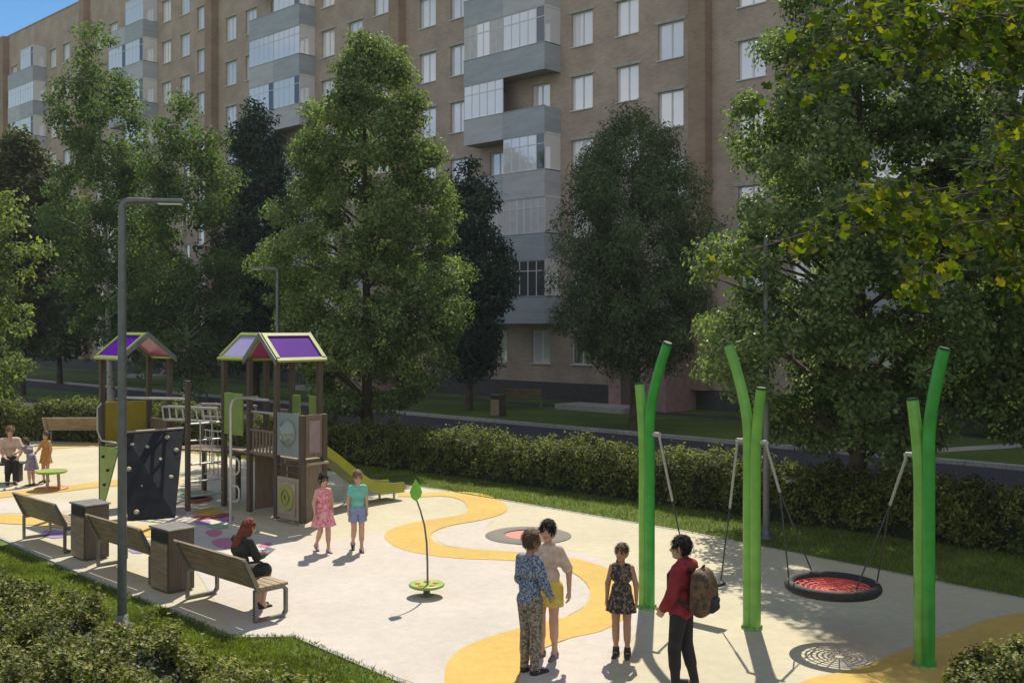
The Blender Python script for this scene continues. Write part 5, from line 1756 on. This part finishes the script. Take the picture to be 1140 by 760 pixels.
person('boy in dark red hoodie and black trousers with a brown backpack', (hx, hy), hface, 1.52,
       dict(ell=(-.12, .02, .635), wrl=(-.105, .085, .535), elr=(.125, -.045, .64), wrr=(.14, -.01, .505), hipl=(-.05, 0, .505), knl=(-.055, .03, .275), anl=(-.06, .02, .045), toel=(-.07, .12, .014),
            knr=(.06, -.01, .275), anr=(.075, -.06, .045), toer=(.09, .04, .014)),
       True, SKIN, [('trousers', C_BLKT, 'pants', dict(e=.010, top=.56)), ('hoodie', C_RED, 'top', dict(e=.018, sleeve=.96, hem=.475, hood=True))],
       'short', HAIR_B, C_SHOE, look=.15)
person('girl in pink dress walking in front of the play tower', at(360, 615), heading(.5, -.9), 1.25,
       dict(knl=(-.045, .05, .28), anl=(-.045, .06, .045), toel=(-.05, .155, .014), knr=(.045, .02, .285), anr=(.05, -.13, .085), toer=(.055, -.05, .02),
            ell=(-.125, -.045, .64), wrl=(-.13, -.035, .50), elr=(.125, .0, .635), wrr=(.125, .05, .51)),
       True, SKIN, [('dress', C_PINK, 'dress', dict(hem=.34, flare=.16, e=.009))], 'bun', HAIR_B, C_SHOEP, 'shoe', look=.1)
person('boy in teal tee and denim shorts walking beside the girl in pink', at(398, 614), heading(.25, -1), 1.30,
       dict(knl=(-.045, .05, .28), anl=(-.045, .05, .045), toel=(-.05, .145, .014), knr=(.045, .03, .285), anr=(.045, -.12, .09), toer=(.05, -.04, .02)),
       True, SKIN, [('shorts', C_JEANS, 'pants', dict(len=.30, e=.015, top=.58)), ('tee', C_TEAL, 'top', dict(e=.010, sleeve=.26, hem=.50))], 'short', HAIR_L, C_SHOE, pitch=.15)
# seated woman on the nearest bench (hips on the seat, looking down at a tablet)
wx, wy = W(11.48, 7.17)
wH = 1.37
sz = .445 / wH
SP = dict(pelvis=(0, -.02, sz + .062), waist=(0, -.035, sz + .145), chest=(0, -.025, sz + .255), neck=(0, .015, sz + .36), head=(0, .065, sz + .44),
          shl=(-.105, -.01, sz + .33), shr=(.105, -.01, sz + .33), ell=(-.13, .06, sz + .19), elr=(.13, .06, sz + .19), wrl=(-.05, .185, sz + .175), wrr=(.05, .185, sz + .175),
          hipl=(-.048, .0, sz + .05), hipr=(.048, .0, sz + .05), knl=(-.045, .225, sz + .035), knr=(.05, .23, sz + .03), anl=(-.04, .20, .055), anr=(.055, .17, .055),
          toel=(-.045, .285, .014), toer=(.06, .255, .014), pnl=(.5, 0, .8), pnr=(-.5, 0, .8))
person('red haired woman in black seated on the nearest bench reading a tablet', (wx, wy), heading(VX, VY), wH, SP, False, SKIN,
       [('skirt', C_BLACKJ, 'pants', dict(len=.42, e=.012, nocut=True)), ('jacket', C_BLACKJ, 'top', dict(e=.014, sleeve=.93))], 'long', HAIR_R, C_BLACKJ, heels=True, pitch=.45)
t = thing('tablet', 'pale tablet in the hands of the seated red haired woman', 'tablet', (0, 0, 0))
ppos = Vector((wx, wy, 0)) + Vector((VX, VY, 0)) * (.245 * wH) + Vector((0, 0, (sz + .185) * wH))
t.location = ppos; t.rotation_euler = (0, math.radians(-28), math.atan2(VY, VX))
m = MB(); m.bbox(-.06, .09, -.095, .095, -.004, .006, .003); m.build('casing', mat('tablet_case', (.45, .42, .36), (.5, .47, .4), .5), t)
m = MB(); m.box(-.05, .08, -.085, .085, .0065, .0075); m.build('screen', mat('tablet_screen', (.20, .22, .24), (.26, .28, .30), .15), t)

# backpack of the boy in the hoodie
fx, fy = math.cos(hface), math.sin(hface)
t = thing('backpack', 'brown and black backpack on the back of the boy in the red hoodie', 'backpack', (hx, hy, 0), hface - math.pi / 2)
M_BPK = mat('backpack_brown', (0.05, 0.03, 0.02), (0.15, 0.09, 0.05), 0.8, 16, 4, contrast=(.4, .6))
M_BPD = mat('backpack_black', (0.010, 0.012, 0.018), (0.02, 0.024, 0.032), 0.7, 16, 4)
V, Q = nets([('c', (-.055, -.135, .755), (.055, -.135, .755), .045, .045), ('c', (-.068, -.150, .70), (.068, -.150, .70), .060, .060), ('c', (-.070, -.152, .64), (.070, -.152, .64), .060, .060), ('c', (-.070, -.154, .585), (.070, -.154, .585), .060, .060), ('c', (-.066, -.150, .555), (.066, -.150, .555), .052, .052)], .0085, .05)
npmesh('bag', V * 1.52, Q, M_BPK, t, smooth=True)
V, Q = nets([('c', (-.045, -.218, .60), (.045, -.218, .60), .026, .026), ('c', (-.045, -.218, .555), (.045, -.218, .555), .026, .026)], .007, .02)
npmesh('pocket', V * 1.52, Q, M_BPD, t, smooth=True)
for s in (-1, 1):
    m = MB(); m.tube([Vector(p) * 1.52 for p in [(s * .055, -.09, .79), (s * .062, -.045, .828), (s * .068, .02, .815), (s * .073, .066, .75), (s * .088, .06, .66), (s * .104, .0, .60), (s * .085, -.10, .56)]], .015, 8)
    m.build('strap', M_BPD, t)
m = MB(); m.tube([Vector(p) * 1.52 for p in [(-.02, -.14, .795), (-.015, -.15, .82), (.015, -.15, .82), (.02, -.14, .795)]], .009, 6); m.build('handle', M_BPD, t)

# the group at the far left
gx, gy = at(11, 538)
H2 = 1.60; s2 = .45 / H2
SP2 = dict(SP)
for k_, v_ in list(SP2.items()):
    if k_[:2] not in ('an', 'to', 'pn'): SP2[k_] = (v_[0], v_[1], v_[2] - sz + s2)
SP2.update(wrl=(-.04, .16, s2 + .16), wrr=(.09, .20, s2 + .12), head=(0, .02, s2 + .46))
person('person in cream top and black trousers seated on the low black bench', (gx, gy), heading(.55, -.83), H2, SP2, False, SKIN,
       [('trousers', C_BLKT, 'pants', dict(e=.012, len=.95)), ('top', C_CREAM, 'top', dict(e=.014, sleeve=.3))], 'short', HAIR_L, C_SHOE)
person('child in grey lilac dress leaning beside the green play table', at(35, 541), heading(-.8, .3), 1.12,
       dict(waist=(0, .025, .60), chest=(0, .075, .70), neck=(0, .12, .80), head=(0, .165, .88), shl=(-.098, .105, .765), shr=(.098, .105, .765),
            ell=(-.12, .17, .64), wrl=(-.10, .25, .56), elr=(.12, .15, .62), wrr=(.11, .20, .50)), True, SKIN,
       [('dress', C_LILAC, 'dress', dict(hem=.33, flare=.15, e=.011, cap=True))], 'tail', HAIR_BR, C_SHOE, pitch=.2)
person('child in orange dress standing behind the green play table', at(51, 537), heading(-.3, -.95), 1.18,
       dict(elr=(.14, .03, .65), wrr=(.13, .11, .60)), True, SKIN, [('dress', C_ORANGE, 'dress', dict(hem=.38, flare=.13, e=.011))], 'short', HAIR_BR, C_SHOE)
